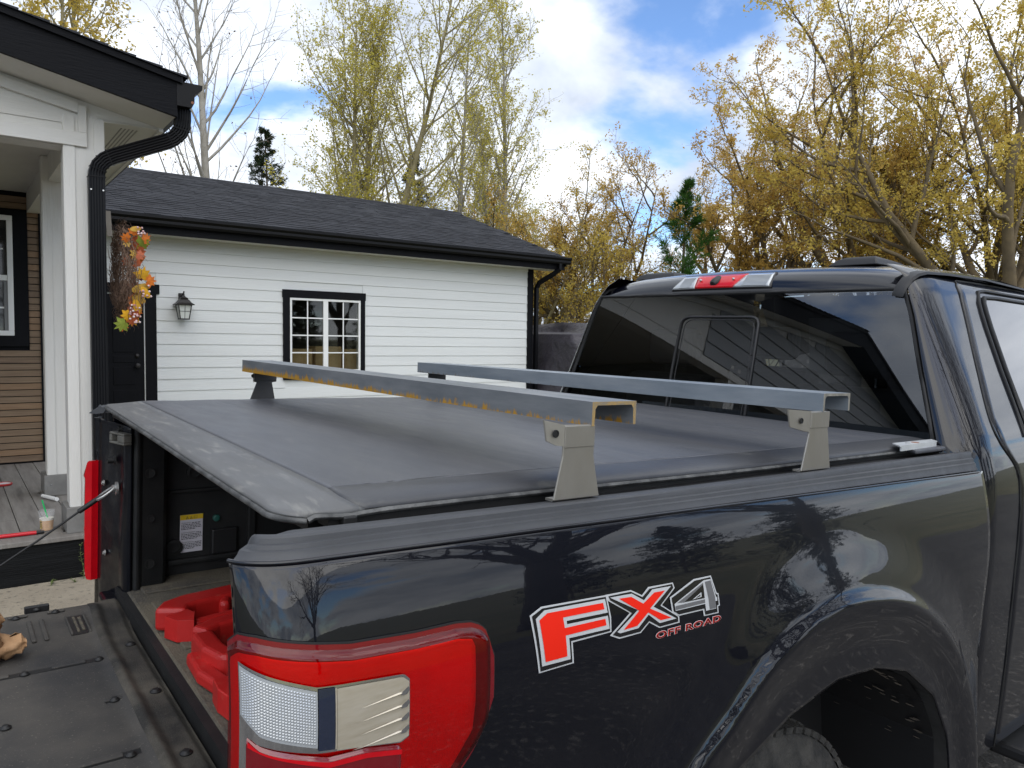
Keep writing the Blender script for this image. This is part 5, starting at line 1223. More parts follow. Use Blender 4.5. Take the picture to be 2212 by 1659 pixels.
# ================================================================== paper bag on the tailgate
M['paper'] = mat('crumpled_brown_paper', (0.36, 0.21, 0.105), 0.75, var=0.12, vs=9, bump=0.6, bs=22, bdist=0.01)
rngb = random.Random(4)
def bagf(u, v):
    a = 2*math.pi*u; r = 1-0.15*v
    cx_, cy_ = math.cos(a), math.sin(a)
    ex = math.copysign(abs(cx_)**0.55, cx_)*0.085; ey = math.copysign(abs(cy_)**0.55, cy_)*0.055
    n_ = 0.008*math.sin(a*7+v*9)+0.006*math.sin(a*13-v*17)+0.005*math.sin(a*3+v*23)
    return (-0.375+(ex+n_*cx_)*r+0.01*v, 1.225+(ey+n_*cy_)*r, -0.604+0.125*v+0.006*math.sin(a*5)*v)
BG = thing('paper_bag', 'crumpled brown paper bag standing on the lowered tailgate', 'paper bag', (-0.325, 1.225, -0.604), TF)
q = MB(); q.grid([i/48 for i in range(49)], [0, .15, .3, .45, .6, .75, .9, 1.0], bagf); T('bag_body', q, M['paper'], BG, smooth=70)
def bag2(u, v):
    a = math.pi*(u-0.5); l = v
    rr = 0.036*(1-0.25*l)+0.006*math.sin(u*17+l*11)+0.004*math.sin(u*31-l*7)
    if l > 0.93: rr *= 0.55
    return (-0.31+0.078*l, 1.235-0.02*l+rr*math.sin(2*math.pi*u)*1.1, -0.604+0.036+max(-0.036, rr*math.cos(2*math.pi*u))*(1-0.3*l)+0.004*math.sin(l*9))
q = MB(); q.grid([i/30 for i in range(31)], [0, .12, .25, .4, .55, .7, .85, .94, 1.0], bag2); T('bag_fold', q, M['paper'], BG, smooth=70)

# ================================================================== things on the porch deck (frame WF)
# iced coffee cup
M['cupp'] = bpy.data.materials.new('clear_plastic_cup'); M['cupp'].use_nodes = True
_n = M['cupp'].node_tree.nodes; _l = M['cupp'].node_tree.links
_t = _n.new('ShaderNodeBsdfTransparent'); _m = _n.new('ShaderNodeMixShader'); _m.inputs[0].default_value = 0.12
_n['Principled BSDF'].inputs['Base Color'].default_value = (0.8, 0.8, 0.8, 1); _n['Principled BSDF'].inputs['Roughness'].default_value = 0.15
_l.new(_t.outputs[0], _m.inputs[1]); _l.new(_n['Principled BSDF'].outputs[0], _m.inputs[2]); _l.new(_m.outputs[0], _n['Material Output'].inputs[0])
M['coffee'] = mat('milky_iced_coffee', (0.55, 0.29, 0.10), 0.4, c2=(0.62, 0.37, 0.16), vs=30)
M['straw'] = mat('green_straw', (0.02, 0.50, 0.14), 0.35); M['ice'] = mat('milk_foam', (0.70, 0.66, 0.58), 0.4)
CX, CY = 0.466, 5.335
CU = thing('coffee_cup', 'clear plastic cup of iced coffee with a green straw on the deck edge', 'cup', (CX, CY, DZ))
q = MB(); q.lathe([(0.033, 0.0), (0.034, 0.004), (0.045, 0.118), (0.047, 0.120), (0.047, 0.123), (0.0445, 0.123), (0.0325, 0.006)], (CX, CY, DZ+0.001), 28); obj('cup_wall', q, M['cupp'], CU, smooth=50)
q = MB(); q.lathe([(0.0318, 0.0), (0.0375, 0.060), (0.001, 0.060)], (CX, CY, DZ+0.006), 28); cf = obj('coffee', q, M['coffee'], CU, smooth=50)
q = MB(); q.lathe([(0.0376, 0.0), (0.0386, 0.012), (0.001, 0.013)], (CX, CY, DZ+0.0665), 28); obj('foam', q, M['ice'], CU, smooth=50)
q = MB(); q.tube([(CX+0.012, CY+0.01, DZ+0.05), (CX-0.022, CY-0.005, DZ+0.19)], 0.0045, 8); obj('straw', q, M['straw'], CU, smooth=50)
q = MB(); q.box(CX-0.036, CX-0.028, CY-0.026, CY-0.008, DZ+0.02, DZ+0.07); obj('order_label', q, mat('cup_label', (0.05, 0.04, 0.03), 0.5, c2=(0.5, 0.36, 0.1), vs=90), CU)
# paper roll, can lid, red tool handle, wire
q = MB(); q.tube([(0.54, 6.44, DZ+0.014), (0.612, 6.24, DZ+0.014)], [0.012, 0.014], 10); tag(obj('paper_roll', q, mat('white_paper', (0.7, 0.7, 0.68), 0.7), None, smooth=50), 'small white rolled paper lying behind the coffee cup', 'paper')
q = MB(); q.lathe([(0.058, 0), (0.062, 0.006), (0.062, 0.014), (0.057, 0.016), (0.055, 0.010), (0.001, 0.009)], (0.335, 7.13, DZ+0.002), 28)
ld = obj('can_lid', q, mat('red_lid', (0.42, 0.03, 0.03), 0.4), None, smooth=40); tag(ld, 'round white lid with red rim lying on the deck boards', 'lid')
q = MB(); q.lathe([(0.054, 0.0), (0.001, 0.001)], (0.335, 7.13, DZ+0.0135), 28); obj('lid_disc', q, mat('white_lid_disc', (0.7, 0.7, 0.7), 0.4), ld)
RH = thing('tool_handle', 'red tube handle with black tip lying along the deck edge', 'handle', (0.1, 5.26, DZ))
q = MB(); q.tube([(-0.55, 5.27, DZ+0.0125), (0.405, 5.255, DZ+0.0125)], 0.012, 12); obj('handle_tube', q, mat('red_enamel', (0.52, 0.012, 0.022), 0.3), RH, smooth=50)
q = MB(); q.tube([(0.405, 5.255, DZ+0.0125), (0.41, 5.255, DZ+0.0125), (0.425, 5.2548, DZ+0.0125), (0.446, 5.2545, DZ+0.0125)], [0.0105, 0.0115, 0.0105, 0.009], 12); obj('handle_tip', q, M['rubber'], RH, smooth=50)
q = MB(); q.tube([(0.60, 6.45, DZ+0.09), (0.565, 6.5, DZ+0.05), (0.53, 6.6, DZ+0.012), (0.525, 6.65, DZ+0.004), (0.55, 6.60, DZ+0.003), (0.585, 6.5, DZ+0.003)], 0.003, 6); tag(obj('thin_wire', q, M['zinc'], None, smooth=60), 'thin grey wire curling out of the rear post plinth', 'wire')
# weeds by the deck
M['weed'] = mat('weed_leaf', (0.10, 0.13, 0.035), 0.7, var=0.2, vs=30)
def weed(name, label, x, y, h, n, seed):
    r = random.Random(seed); z0 = float(gz(x, y))-E+0.003
    w = thing(name, label, 'weed', (x, y, z0), WF, None)
    sp_pts = [(x+0.02*math.sin(t*4+seed)*t, y+0.01*t, z0+h*t) for t in [i/8 for i in range(9)]]
    q = MB(); q.tube(sp_pts, [0.0022*(1-0.7*i/8) for i in range(9)], 5); obj('stem', q, M['weed'], w, smooth=60)
    lf = MB()
    for i in range(n):
        t = r.uniform(0.08, 1.0); k_ = min(7, int(t*8)); c = Vector(sp_pts[k_]).lerp(Vector(sp_pts[k_+1]), t*8-k_)
        a = r.uniform(0, 6.28); l = r.uniform(0.012, 0.028)*(1.2-0.5*t); d_ = Vector((math.cos(a), math.sin(a), r.uniform(-.2, .7))).normalized(); s_ = d_.cross(Vector((0, 0, 1))).normalized()
        lf.add([c, c+d_*l*0.5+s_*l*0.25, c+d_*l, c+d_*l*0.5-s_*l*0.25], [(0, 1, 2, 3)])
    obj('leaves', lf, M['weed'], w)
weed('weed', 'spindly green weed growing at the foot of the dark deck board', 0.628, 5.09, 0.22, 34, 2)
weed('low_weed', 'tiny low weed on the sandy strip below the deck', 0.46, 5.06, 0.035, 16, 5)
weed('low_weed', 'tiny low weed close to the taller spindly weed', 0.575, 5.04, 0.03, 12, 8)

# ================================================================== autumn wreath on the post
WX, WY, WZ = 0.855, 5.30, 0.385
WR = thing('autumn_wreath', 'twig wreath with orange and yellow autumn leaves hanging on the porch post', 'wreath', (WX-0.05, WY, WZ-0.29))
M['twig'] = mat('brown_twigs', (0.10, 0.055, 0.035), 0.85, c2=(0.19, 0.12, 0.08), vs=40)
r = random.Random(12); tw = MB()
for i in range(1150):
    a0 = r.uniform(0, 2*math.pi); n_ = 5; pts = []
    R0 = r.gauss(0.205, 0.038); x0 = WX+0.012+abs(r.gauss(0, 0.045)); da = r.uniform(0.25, 0.7); dr = r.uniform(-0.05, 0.07); dxx = r.uniform(-0.03, 0.05)
    for k_ in range(n_):
        t = k_/(n_-1); a = a0+da*t; R_ = R0+dr*t*t
        pts.append((min(max(x0+dxx*t*t+0.008*math.sin(k_*2+i), WX-0.055), WX+0.17), WY+R_*math.cos(a), WZ+R_*math.sin(a)*1.12))
    tw.tube(pts, [0.0022, .002, .0017, .0013, .0008], 3, caps=False)
tag(obj('twig_ring', tw, M['twig'], WR), kind='stuff')
def leaf_shape(kind):
    if kind == 0:   # maple-like
        rad = [1, .45, .85, .4, .95, .4, .6, .3]
        pts = []
        for s_ in (1, -1):
            rr = [(0.0, 1.0), (0.22, .62), (0.45, .72), (0.62, .88), (0.85, .55), (1.15, .68), (1.38, .85), (1.65, .5), (2.2, .5), (2.7, .25)]
            pts.append([(math.sin(s_*a)*q_, math.cos(a)*q_) for a, q_ in rr])
        return pts[0]+[(0, -0.15)]+pts[1][::-1][:-1]
    return [(math.sin(a)*0.5, math.cos(a)*(1 if a < 1.6 else 1)) for a in [i*math.pi/6 for i in range(12)]]
LC = {'orange': (0.66, 0.17, 0.015), 'yellow': (0.72, 0.38, 0.015), 'green': (0.22, 0.27, 0.03), 'rust': (0.42, 0.09, 0.025), 'gold': (0.60, 0.36, 0.06)}
LM = {k_: mat('wreath_leaf_'+k_, c_, 0.6, var=0.18, vs=30) for k_, c_ in LC.items()}
def wleaf(y, z, x, size, col, kind, rot, tilt, yawd):
    sh = leaf_shape(kind); b_ = MB()
    Rm = Matrix.Rotation(yawd, 3, 'Z') @ Matrix.Rotation(tilt, 3, 'X') @ Matrix.Rotation(rot, 3, 'Y')
    b_.add([tuple(Vector((x, y, z))+Rm @ Vector((a*size, 0.12*size*(a*a+c*c*0.6), c*size))) for a, c in sh]+[(x, y, z)], [(i, (i+1) % len(sh), len(sh)) for i in range(len(sh))])
    obj('leaf', b_, LM[col], WR)
for a in ((5.10, .625, .925, .055, 'orange', 0, .5, .3, .2), (5.08, .565, .965, .075, 'green', 0, 1.1, .5, -.2), (5.06, .585, .985, .065, 'orange', 0, .9, .2, .5), (5.09, .52, .955, .07, 'rust', 0, 2.2, .4, .3),
          (5.07, .43, .945, .06, 'rust', 0, -.4, .3, .6), (5.05, .36, .965, .085, 'yellow', 0, .2, .3, .1), (5.05, .335, 1.0, .07, 'orange', 0, 1.5, .2, .3), (5.06, .29, .96, .07, 'gold', 1, 1.2, .4, .2), (5.06, .265, .985, .05, 'yellow', 1, 2.5, .2, .1),
          (5.10, .45, .90, .06, 'rust', 0, -1, .5, .3), (5.08, .22, .95, .055, 'gold', 1, 1.9, .5, .1), (5.07, .175, .94, .065, 'yellow', 1, 2.6, .2, .5), (5.09, .13, .895, .07, 'yellow', 0, -2.4, .2, .2), (5.08, .075, .865, .08, 'green', 0, -2.2, .2, .1),
          (5.07, .10, .915, .06, 'rust', 0, 3.0, .3, .4), (5.09, .06, .865, .05, 'orange', 0, 3.3, .2, .1), (5.09, .65, .94, .04, 'gold', 1, 1.4, .2, .1), (5.12, .30, .93, .06, 'rust', 0, -.6, .3, .1)):
    wleaf(*a[:3], a[3]*0.82, *a[4:])
r3 = random.Random(21)
for i in range(26):
    zz = r3.uniform(.08, .66); xx = .885+.075*math.sin((zz-.05)/.65*math.pi)+r3.uniform(-.035, .03)
    wleaf(5.10+r3.uniform(-.03, .06), zz, xx, r3.uniform(.03, .055), r3.choice(['orange', 'orange', 'rust', 'gold', 'yellow', 'rust']), r3.choice([0, 0, 1]), r3.uniform(-3, 3), r3.uniform(-.2, .9), r3.uniform(-1, 1))
BERRY = mat('frosted_berry', (0.45, 0.12, 0.12), 0.5, c2=(0.75, 0.68, 0.66), vs=45)
for i, (x, y, z) in enumerate(((.965, 5.06, .625), (.985, 5.05, .275), (.925, 5.06, .115), (.93, 5.06, .16))):
    r2 = random.Random(i)
    for k_ in range(11):
        b_ = MB(); c = (x+r2.uniform(-.03, .03), y+r2.uniform(-.02, .02), z+r2.uniform(-.035, .035)); b_.lathe([(0.001, -.007), (.006, -.004), (.0075, 0), (.006, .004), (.001, .007)], c, 7)
        obj('berry', b_, BERRY, WR, smooth=60)
b_ = MB(); b_.grid([0, .5, 1], [i/8 for i in range(9)], lambda u, v: (WX-0.055+0.03*u, WY-0.10+0.05*v, WZ+0.22+0.16*v)); obj('burlap_ribbon', b_, mat('burlap', (0.20, 0.18, 0.15), 0.9), WR, solid=0.002)
# ================================================================== trees
def leaf_mat(name, cols, trans=0.6):
    m = bpy.data.materials.new(name); m.use_nodes = True; N = m.node_tree.nodes; L = m.node_tree.links; N.clear()
    o = N.new('ShaderNodeOutputMaterial'); g_ = N.new('ShaderNodeNewGeometry'); r = N.new('ShaderNodeValToRGB')
    r.color_ramp.interpolation = 'LINEAR'
    el = r.color_ramp.elements
    for i, c in enumerate(cols):
        e = el[i] if i < 2 else el.new(0.5)
        e.position = i/(len(cols)-1); e.color = (*c, 1)
    L.new(g_.outputs['Random Per Island'], r.inputs[0])
    d_ = N.new('ShaderNodeBsdfDiffuse'); t = N.new('ShaderNodeBsdfTranslucent'); x = N.new('ShaderNodeMixShader'); x.inputs[0].default_value = trans
    L.new(r.outputs[0], d_.inputs[0]); L.new(r.outputs[0], t.inputs[0]); L.new(d_.outputs[0], x.inputs[1]); L.new(t.outputs[0], x.inputs[2]); L.new(x.outputs[0], o.inputs[0]); return m
LV = {
 'olive': leaf_mat('olive_spring_leaves', [(0.44, 0.41, 0.09), (0.54, 0.48, 0.10), (0.36, 0.37, 0.09), (0.60, 0.50, 0.10)]),
 'ochre': leaf_mat('ochre_spring_leaves', [(0.66, 0.45, 0.13), (0.58, 0.41, 0.12), (0.70, 0.49, 0.16), (0.53, 0.35, 0.10)]),
 'yellow': leaf_mat('golden_spring_leaves', [(0.67, 0.49, 0.12), (0.60, 0.46, 0.11), (0.71, 0.49, 0.14), (0.54, 0.43, 0.11)]),
 'orange': leaf_mat('orange_brown_leaves', [(0.66, 0.42, 0.11), (0.60, 0.46, 0.10), (0.68, 0.44, 0.13), (0.54, 0.46, 0.10)]),
 'dry': leaf_mat('dry_catkins', [(0.14, 0.10, 0.09), (0.20, 0.15, 0.12)]),
 'spruce': leaf_mat('spruce_needles', [(0.018, 0.035, 0.022), (0.03, 0.055, 0.03), (0.012, 0.028, 0.018), (0.06, 0.05, 0.025)], 0.15),
 'pine': leaf_mat('pine_needles', [(0.05, 0.12, 0.025), (0.07, 0.16, 0.035), (0.035, 0.085, 0.022)], 0.2),
}
BK_ = {
 'pale': mat('pale_aspen_bark', (0.36, 0.34, 0.30), 0.85, c2=(0.24, 0.22, 0.18), vs=4, bump=0.4, bs=18),
 'olive': mat('olive_bark', (0.22, 0.19, 0.10), 0.9, c2=(0.30, 0.26, 0.15), vs=3, bump=0.4, bs=18),
 'brown': mat('brown_bark', (0.095, 0.073, 0.045), 0.9, c2=(0.16, 0.12, 0.065), vs=3, bump=0.6, bs=14),
 'dark': mat('dark_bark', (0.055, 0.045, 0.038), 0.9, c2=(0.09, 0.075, 0.06), vs=3, bump=0.6, bs=14),
}
def nrm(a): return a/np.maximum(np.linalg.norm(a, axis=-1, keepdims=True), 1e-9)
def poly_grow(rng, p, d, l, n, wig, trop, tropdir=(0, 0, 1)):
    """p,d (N,3), l (N,) -> polylines (N,n,3), directions (N,n,3)"""
    P_ = [p]; D_ = [d]; td = np.array(tropdir, float)
    for i in range(n-1):
        d = nrm(d+rng.normal(0, wig, d.shape)+td*trop)
        p = p+d*(l/(n-1))[:, None]; P_.append(p); D_.append(d)
    return np.stack(P_, 1), np.stack(D_, 1)
def children(rng, P_, D_, l, m, t0, t1, ang, angv, lr, taper, up=0.0):
    N_, n = P_.shape[:2]
    t = (t0+(t1-t0)*(np.arange(m)[None, :]+rng.uniform(0, 1, (N_, m)))/m)
    f_ = t*(n-1); i = np.minimum(f_.astype(int), n-2); w = (f_-i)[..., None]
    idx = np.arange(N_)[:, None]
    p = P_[idx, i]*(1-w)+P_[idx, i+1]*w; d = nrm(D_[idx, i]*(1-w)+D_[idx, i+1]*w)
    r = rng.normal(0, 1, d.shape); r[..., 2] += up
    r = nrm(r-d*(r*d).sum(-1, keepdims=True))
    a = np.radians(ang+rng.normal(0, angv, t.shape))[..., None]
    nd = nrm(d*np.cos(a)+r*np.sin(a))
    nl = l[:, None]*lr*(1-taper*t)*rng.uniform(0.7, 1.25, t.shape)
    return p.reshape(-1, 3), nd.reshape(-1, 3), nl.reshape(-1), t.reshape(-1)
def tubes(P_, r0, r1, sides):
    """P_ (N,n,3), radii (N,) at start/end -> verts, quads"""
    N_, n = P_.shape[:2]
    T_ = nrm(np.gradient(P_, axis=1)); ref = np.where(np.abs(T_[..., 2:3]) > 0.9, np.array([1.0, 0, 0]), np.array([0, 0, 1.0]))
    u = nrm(np.cross(T_, ref)); v = np.cross(T_, u)
    rr = (r0[:, None]+(r1-r0)[:, None]*np.linspace(0, 1, n)[None])[..., None]
    a = np.arange(sides)*2*np.pi/sides
    V = P_[:, :, None]+rr[:, :, None]*(u[:, :, None]*np.cos(a)[:, None]+v[:, :, None]*np.sin(a)[:, None])
    base = (np.arange(N_)*n*sides)[:, None, None]+(np.arange(n-1)*sides)[None, :, None]
    j = np.arange(sides)[None, None]; k_ = (j+1) % sides
    F = np.stack([base+j, base+k_, base+k_+sides, base+j+sides], -1).reshape(-1, 4)
    return V.reshape(-1, 3), F
def quads_mesh(name, V, F, m, smooth=False):
    me = bpy.data.meshes.new(name); nf = len(F); k_ = F.shape[1]
    me.vertices.add(len(V)); me.vertices.foreach_set('co', V.astype(np.float32).ravel())
    me.loops.add(nf*k_); me.loops.foreach_set('vertex_index', F.astype(np.int32).ravel())
    me.polygons.add(nf); me.polygons.foreach_set('loop_start', (np.arange(nf)*k_).astype(np.int32))
    me.polygons.foreach_set('loop_total', np.full(nf, k_, np.int32))
    if smooth: me.polygons.foreach_set('use_smooth', np.ones(nf, bool))
    me.update(calc_edges=True); me.materials.append(m); return me
def leaves_at(rng, C, size, aspect=0.55, droop=0.0, axis=None):
    N_ = len(C); d = rng.normal(0, 1, (N_, 3)) if axis is None else axis+rng.normal(0, 0.35, (N_, 3))
    d[:, 2] -= droop; d = nrm(d)
    s = nrm(np.cross(d, rng.normal(0, 1, (N_, 3)))); sz = (size*rng.uniform(0.6, 1.4, N_))[:, None]
    V = np.stack([C, C+d*sz*0.5+s*sz*aspect*0.5, C+d*sz, C+d*sz*0.5-s*sz*aspect*0.5], 1).reshape(-1, 3)
    F = np.arange(N_*4).reshape(-1, 4); return V, F
def build_tree(name, label, loc, bark, leafm, parts_, leaf, group=None, cat='tree'):
    t = bpy.data.objects.new(name, None); COL.objects.link(t); t.matrix_world = Matrix.Translation(loc); WMX[t.name] = t.matrix_world.copy(); tag(t, label, cat, group)
    V = []; F = []; k_ = 0
    for v, f_ in parts_: V.append(v); F.append(f_+k_); k_ += len(v)
    me = quads_mesh('trunk', np.concatenate(V), np.concatenate(F), bark, True); o = bpy.data.objects.new('trunk', me); COL.objects.link(o); o.parent = t
    if leaf is not None:
        me = quads_mesh('crown', leaf[0], leaf[1], leafm); o = bpy.data.objects.new('crown', me); COL.objects.link(o); o.parent = t
    return t
def zg(x, y): return float(gz(x, y))-0.05
def aspen(name, label, x, y, H, seed, bark='pale', leafk='olive', r0=0.13, n1=42, spread=0.30, leaves=9, lsize=0.085, ang=38, t0=0.16, stems=1, n2=7, n3=5, group='aspens behind the garage', taper=0.62, lowleaf=0.0, leaf_t0=0.0):
    rng = np.random.default_rng(seed)
    p = np.zeros((stems, 3)); d = np.tile(np.array([[0, 0, 1.0]]), (stems, 1)); 
    if stems > 1: d[:, :2] = rng.normal(0, 0.10, (stems, 2)); p[:, :2] = rng.normal(0, 0.08, (stems, 2))
    l = H*np.r_[1.0, rng.uniform(0.72, 0.95, stems-1)]
    P0, D0_ = poly_grow(rng, p, nrm(d), l, 14, 0.012, 0.02)
    out_ = [tubes(P0, np.full(stems, r0), np.full(stems, 0.012), 8)]
    p, d, l1, t = children(rng, P0, D0_, l, n1, t0, 0.98, ang, 9, spread, taper)
    P1, D1_ = poly_grow(rng, p, d, l1, 7, 0.07, 0.11); ra = r0*0.30*(1-0.75*t)+0.006
    out_.append(tubes(P1, ra, np.full(len(p), 0.004), 5))
    p, d, l2, t2 = children(rng, P1, D1_, l1, n2, 0.15, 1.0, 38, 12, 0.42, 0.35)
    P2, D2_ = poly_grow(rng, p, d, l2, 5, 0.10, 0.06); out_.append(tubes(P2, np.full(len(p), 0.008), np.full(len(p), 0.003), 3))
    p, d, l3, t3 = children(rng, P2, D2_, l2, n3, 0.15, 1.0, 42, 14, 0.5, 0.3)
    l3 = np.clip(l3, 0.12, 0.6)
    P3, D3_ = poly_grow(rng, p, d, l3, 4, 0.12, 0.04); out_.append(tubes(P3, np.full(len(p), 0.0045), np.full(len(p), 0.002), 3))
    lf = None
    if leaves:
        C1 = P3[:, 1:].reshape(-1, 3); C2 = P2[:, 2:].reshape(-1, 3); C = np.concatenate([C1, C2])
        n = int(len(P3)*leaves); C = C[rng.integers(0, len(C), n)]+rng.normal(0, 0.05, (n, 3))
        keep = rng.uniform(0, 1, n) < np.clip(1.25-0.75*(C[:, 2]/H-lowleaf), 0.25, 1)
        C = C[keep]; lf = leaves_at(rng, C, lsize, 0.6, 0.25)
    return build_tree(name, label, (x, y, zg(x, y)), BK_[bark], LV[leafk], out_, lf, group)
def maple(name, label, x, y, H, seed, bark='brown', leafk='ochre', r0=0.24, limbs=6, spread=42, leaves=9, lsize=0.085, trunk=0.18, n2=9, n3=7, n4=5, lean=(0, 0), group='broad trees beyond the truck', limb_l=0.62, up=0.07):
    rng = np.random.default_rng(seed)
    P0, D0_ = poly_grow(rng, np.zeros((1, 3)), nrm(np.array([[lean[0], lean[1], 1.0]])), np.array([H*trunk]), 5, 0.04, 0.0)
    out_ = [tubes(P0, np.array([r0*1.15]), np.array([r0*0.85]), 10)]
    p, d, l1, t = children(rng, P0, D0_, np.array([H]), limbs, 0.6, 1.0, spread, 12, limb_l, 0.0)
    p = np.tile(P0[:, -1], (limbs, 1))-d*0.1
    P1, D1_ = poly_grow(rng, p, d, l1, 11, 0.085, up); out_.append(tubes(P1, r0*rng.uniform(0.45, 0.7, limbs), np.full(limbs, 0.012), 8))
    p, d, l2, t2 = children(rng, P1, D1_, l1, n2, 0.22, 1.0, 42, 12, 0.50, 0.45, 0.3)
    P2, D2_ = poly_grow(rng, p, d, l2, 8, 0.12, 0.05); out_.append(tubes(P2, r0*0.26*(1-0.6*t2)+0.008, np.full(len(p), 0.006), 5))
    p, d, l3, t3 = children(rng, P2, D2_, l2, n3, 0.2, 1.0, 42, 14, 0.46, 0.3, 0.1)
    P3, D3_ = poly_grow(rng, p, d, l3, 5, 0.14, 0.03); out_.append(tubes(P3, np.full(len(p), 0.012), np.full(len(p), 0.004), 3))
    p, d, l4, t4 = children(rng, P3, D3_, l3, n4, 0.15, 1.0, 45, 15, 0.5, 0.3)
    l4 = np.clip(l4, 0.12, 0.7)
    P4, D4_ = poly_grow(rng, p, d, l4, 4, 0.15, 0.03); out_.append(tubes(P4, np.full(len(p), 0.005), np.full(len(p), 0.002), 3))
    lf = None
    if leaves:
        C = np.concatenate([P4[:, 1:].reshape(-1, 3), P3[:, 2:].reshape(-1, 3)]); n = int(len(P4)*leaves)
        # leaves gather on twigs: pick twigs unevenly
        wgt = rng.gamma(0.9, 1.0, len(C)); wgt /= wgt.sum()
        C = C[rng.choice(len(C), n, p=wgt)]+rng.normal(0, 0.055, (n, 3)); lf = leaves_at(rng, C, lsize, 0.6, 0.2)
    return build_tree(name, label, (x, y, zg(x, y)), BK_[bark], LV[leafk], out_, lf, group)
def conifer(name, label, x, y, H, seed, leafk='spruce', wid=0.24, whorls=30, nb=6, dens=16, lsize=0.10, up=0.1, bark='brown', gap=0.0, aspect=0.22, droop=0.02):
    rng = np.random.default_rng(seed)
    P0, D0_ = poly_grow(rng, np.zeros((1, 3)), np.array([[0, 0, 1.0]]), np.array([H]), 12, 0.008, 0.02)
    out_ = [tubes(P0, np.array([0.011*H+0.02]), np.array([0.01]), 8)]
    p, d, l1, t = children(rng, P0, D0_, np.array([H]), whorls*nb, 0.06+gap, 0.985, 78, 7, wid, 0.0)
    l1 = H*wid*(1.03-t)*rng.uniform(0.65, 1.15, len(t))
    d = nrm(d+np.array([0, 0, up])*(0.3+t[:, None]))
    P1, D1_ = poly_grow(rng, p, d, l1, 6, 0.04, -droop); out_.append(tubes(P1, 0.006+0.02*(1-t), np.full(len(p), 0.003), 4))
    p, d, l2, t2 = children(rng, P1, D1_, l1, 7, 0.15, 1.0, 45, 10, 0.34, 0.5)
    P2, D2_ = poly_grow(rng, p, d, l2, 4, 0.06, 0.0); out_.append(tubes(P2, np.full(len(p), 0.005), np.full(len(p), 0.002), 3))
    src = np.concatenate([P2.reshape(-1, 3), P1[:, 1:].reshape(-1, 3)]); ax = np.concatenate([D2_.reshape(-1, 3), D1_[:, 1:].reshape(-1, 3)])
    n = len(P2)*dens; i = rng.integers(0, len(src), n)
    lf = leaves_at(rng, src[i]+rng.normal(0, 0.02, (n, 3)), lsize, aspect, 0.05, ax[i]*0.9)
    return build_tree(name, label, (x, y, zg(x, y)), BK_[bark], LV[leafk], out_, lf, 'evergreens')

aspen('aspen_tree', 'yellow-leaved tree showing above the porch roof', 1.76, 16.9, 9.6, 1, 'olive', 'yellow', 0.14, 40, 0.30, 8, 0.075, stems=2)
aspen('aspen_tree', 'almost bare pale aspen with thin upright branches', 5.04, 18.32, 11.8, 2, 'pale', 'dry', 0.15, 34, 0.34, 0.55, 0.06, ang=30, t0=0.20, n2=6, n3=3)
aspen('aspen_tree', 'tall broad olive-leaved aspen with several stems above the garage roof', 9.37, 19.9, 11.9, 3, 'olive', 'olive', 0.16, 40, 0.38, 11.0, 0.064, stems=3, n2=8, n3=5, ang=38, taper=0.55)
aspen('aspen_tree', 'slender pale-trunked aspen with sparse leaves above the garage ridge end', 12.41, 19.36, 10.6, 4, 'pale', 'olive', 0.14, 36, 0.30, 8.0, 0.06, n2=7, n3=5, lowleaf=-0.3)
aspen('aspen_tree', 'pointed green-gold aspen between the slender aspen and the low golden trees', 15.21, 21.09, 12.4, 5, 'pale', 'olive', 0.15, 44, 0.32, 11.0, 0.066, n2=7, n3=5, ang=30, stems=2, taper=0.75)
maple('golden_tree', 'low golden bushy tree over the garage eave end', 15.0, 18.9, 7.6, 6, 'olive', 'yellow', 0.13, 8, 44, 10, 0.062, 0.12, 8, 7, 5)
maple('golden_tree', 'orange-tinged bushy tree beside the golden one', 16.6, 20.6, 8.6, 16, 'olive', 'orange', 0.13, 8, 38, 10, 0.066, 0.12, 8, 7, 5)
maple('brown_tree', 'ochre tree with forked trunk behind the garage corner', 18.0, 18.8, 8.6, 7, 'brown', 'ochre', 0.17, 8, 42, 10, 0.066, 0.14, 8, 7, 5)
maple('brown_tree', 'thin yellow-green tree with bent stems right beside the garage corner', 15.6, 16.0, 5.6, 17, 'brown', 'yellow', 0.13, 5, 30, 5, 0.07, 0.12, 8, 6, 4)
maple('broad_tree', 'broad ochre tree with long leaning limbs above the cab', 19.6, 14.0, 9.6, 8, 'brown', 'ochre', 0.26, 8, 44, 20, 0.064, 0.16, 9, 8, 5)
maple('broad_tree', 'tall ochre tree with dark upright trunks above the roof fins', 21.3, 11.1, 10.6, 9, 'brown', 'ochre', 0.28, 8, 34, 20, 0.066, 0.17, 9, 8, 5)
maple('broad_tree', 'yellow-green tree with thick slanting trunk at the cab side', 19.2, 6.5, 11.2, 10, 'brown', 'yellow', 0.30, 8, 42, 18, 0.070, 0.16, 9, 8, 5, lean=(0.3, 0.4))
maple('broad_tree', 'yellow-green tree leaning in behind the slanting trunk', 24.0, 9.0, 12.5, 19, 'brown', 'yellow', 0.26, 8, 36, 17, 0.076, 0.16, 9, 8, 5)
conifer('spruce_tree', 'small dark spruce poking above the garage roof beside the bare aspen', 8.85, 25.5, 8.6, 11, 'spruce', 0.30, 30, 6, 14, 0.12)
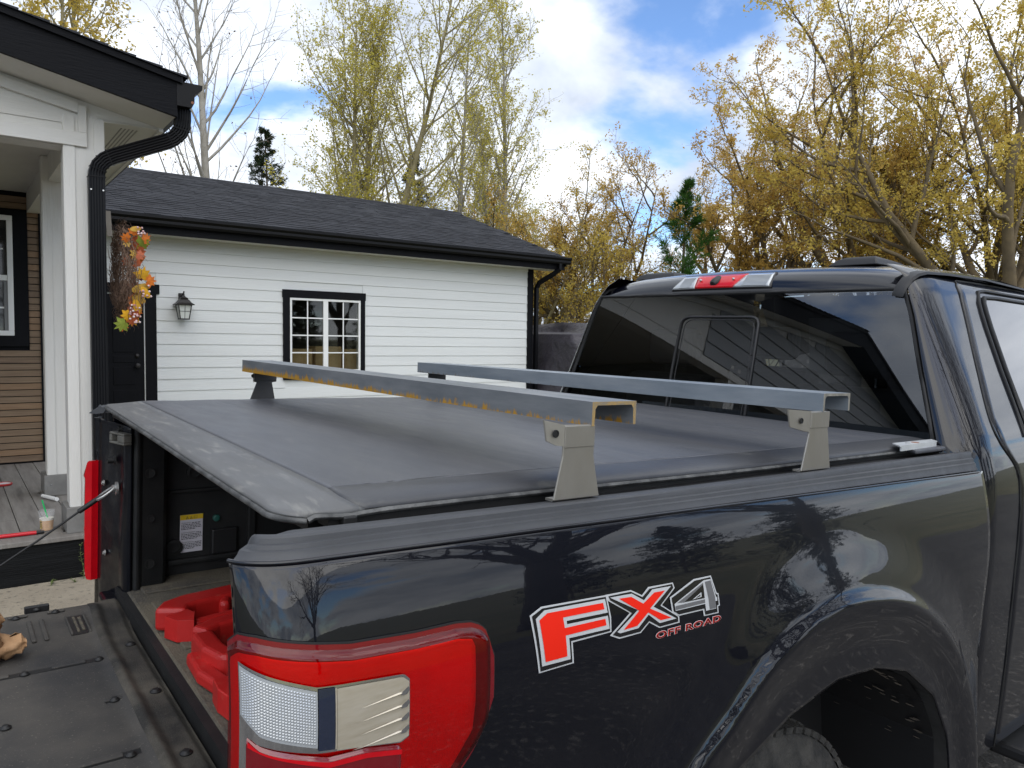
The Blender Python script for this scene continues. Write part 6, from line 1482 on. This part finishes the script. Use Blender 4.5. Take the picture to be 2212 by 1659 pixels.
conifer('spruce_tree', 'small dark spruce tip behind the garage ridge between two aspens', 12.81, 22.63, 7.9, 12, 'spruce', 0.28, 28, 6, 14, 0.11)
conifer('pine_tree', 'young bright green pine with open whorls above the cab', 15.15, 13.05, 5.7, 13, 'pine', 0.40, 6, 4, 50, 0.17, 0.75, 'brown', 0.30, 0.09, -0.10)
# scrub on the horizon
def scrub(name, label, x, y, h, seed, leafk):
    return maple(name, label, x, y, h, seed, 'brown', leafk, 0.05, 8, 50, 7, 0.07, 0.06, 6, 5, 4, group='scrub beyond the garage')
scrub('bush', 'low ochre bush at the foot of the forked ochre tree', 17.5, 17.0, 2.6, 31, 'ochre')
scrub('bush', 'low yellow bush behind the tarp', 20.5, 18.6, 3.0, 32, 'yellow')
scrub('bush', 'low ochre bush under the long leaning limbs', 22.5, 15.5, 3.2, 33, 'ochre')
scrub('bush', 'low yellow bush under the upright trunks', 24.5, 12.5, 3.4, 34, 'yellow')
scrub('bush', 'low ochre bush by the slanting trunk', 22.5, 7.8, 3.0, 35, 'ochre')
# trees across the drive, mirrored in the truck's side
maple('bare_tree', 'large bare dark tree mirrored in the truck bed side', 6.2, -6.2, 10.5, 21, 'dark', 'dry', 0.30, 8, 50, 0.4, 0.06, 0.22, 9, 7, 4, group='trees across the drive')
maple('bare_tree', 'bare dark tree mirrored above the wheel arch', 13.0, -6.3, 10.0, 22, 'dark', 'dry', 0.20, 6, 40, 0.4, 0.06, 0.24, 9, 7, 4, group='trees across the drive')
maple('bare_tree', 'sparsely leaved branching tree mirrored near the rear bed corner', 3.0, -11.0, 9.5, 23, 'dark', 'ochre', 0.2, 7, 40, 2, 0.07, 0.2, 9, 7, 4, group='trees across the drive')
for i, (x, y, h) in enumerate(((15.0, -16.0, 4.5), (18.5, -14.5, 5.2), (22.0, -12.5, 4.8))):
    conifer('juniper_hedge', ['dark evergreen mirrored beside the wheel arch', 'dark evergreen mirrored in the middle of the hedge', 'dark evergreen mirrored next to the cab'][i], x, y, h, 41+i, 'spruce', 0.42, 22, 7, 12, 0.16)
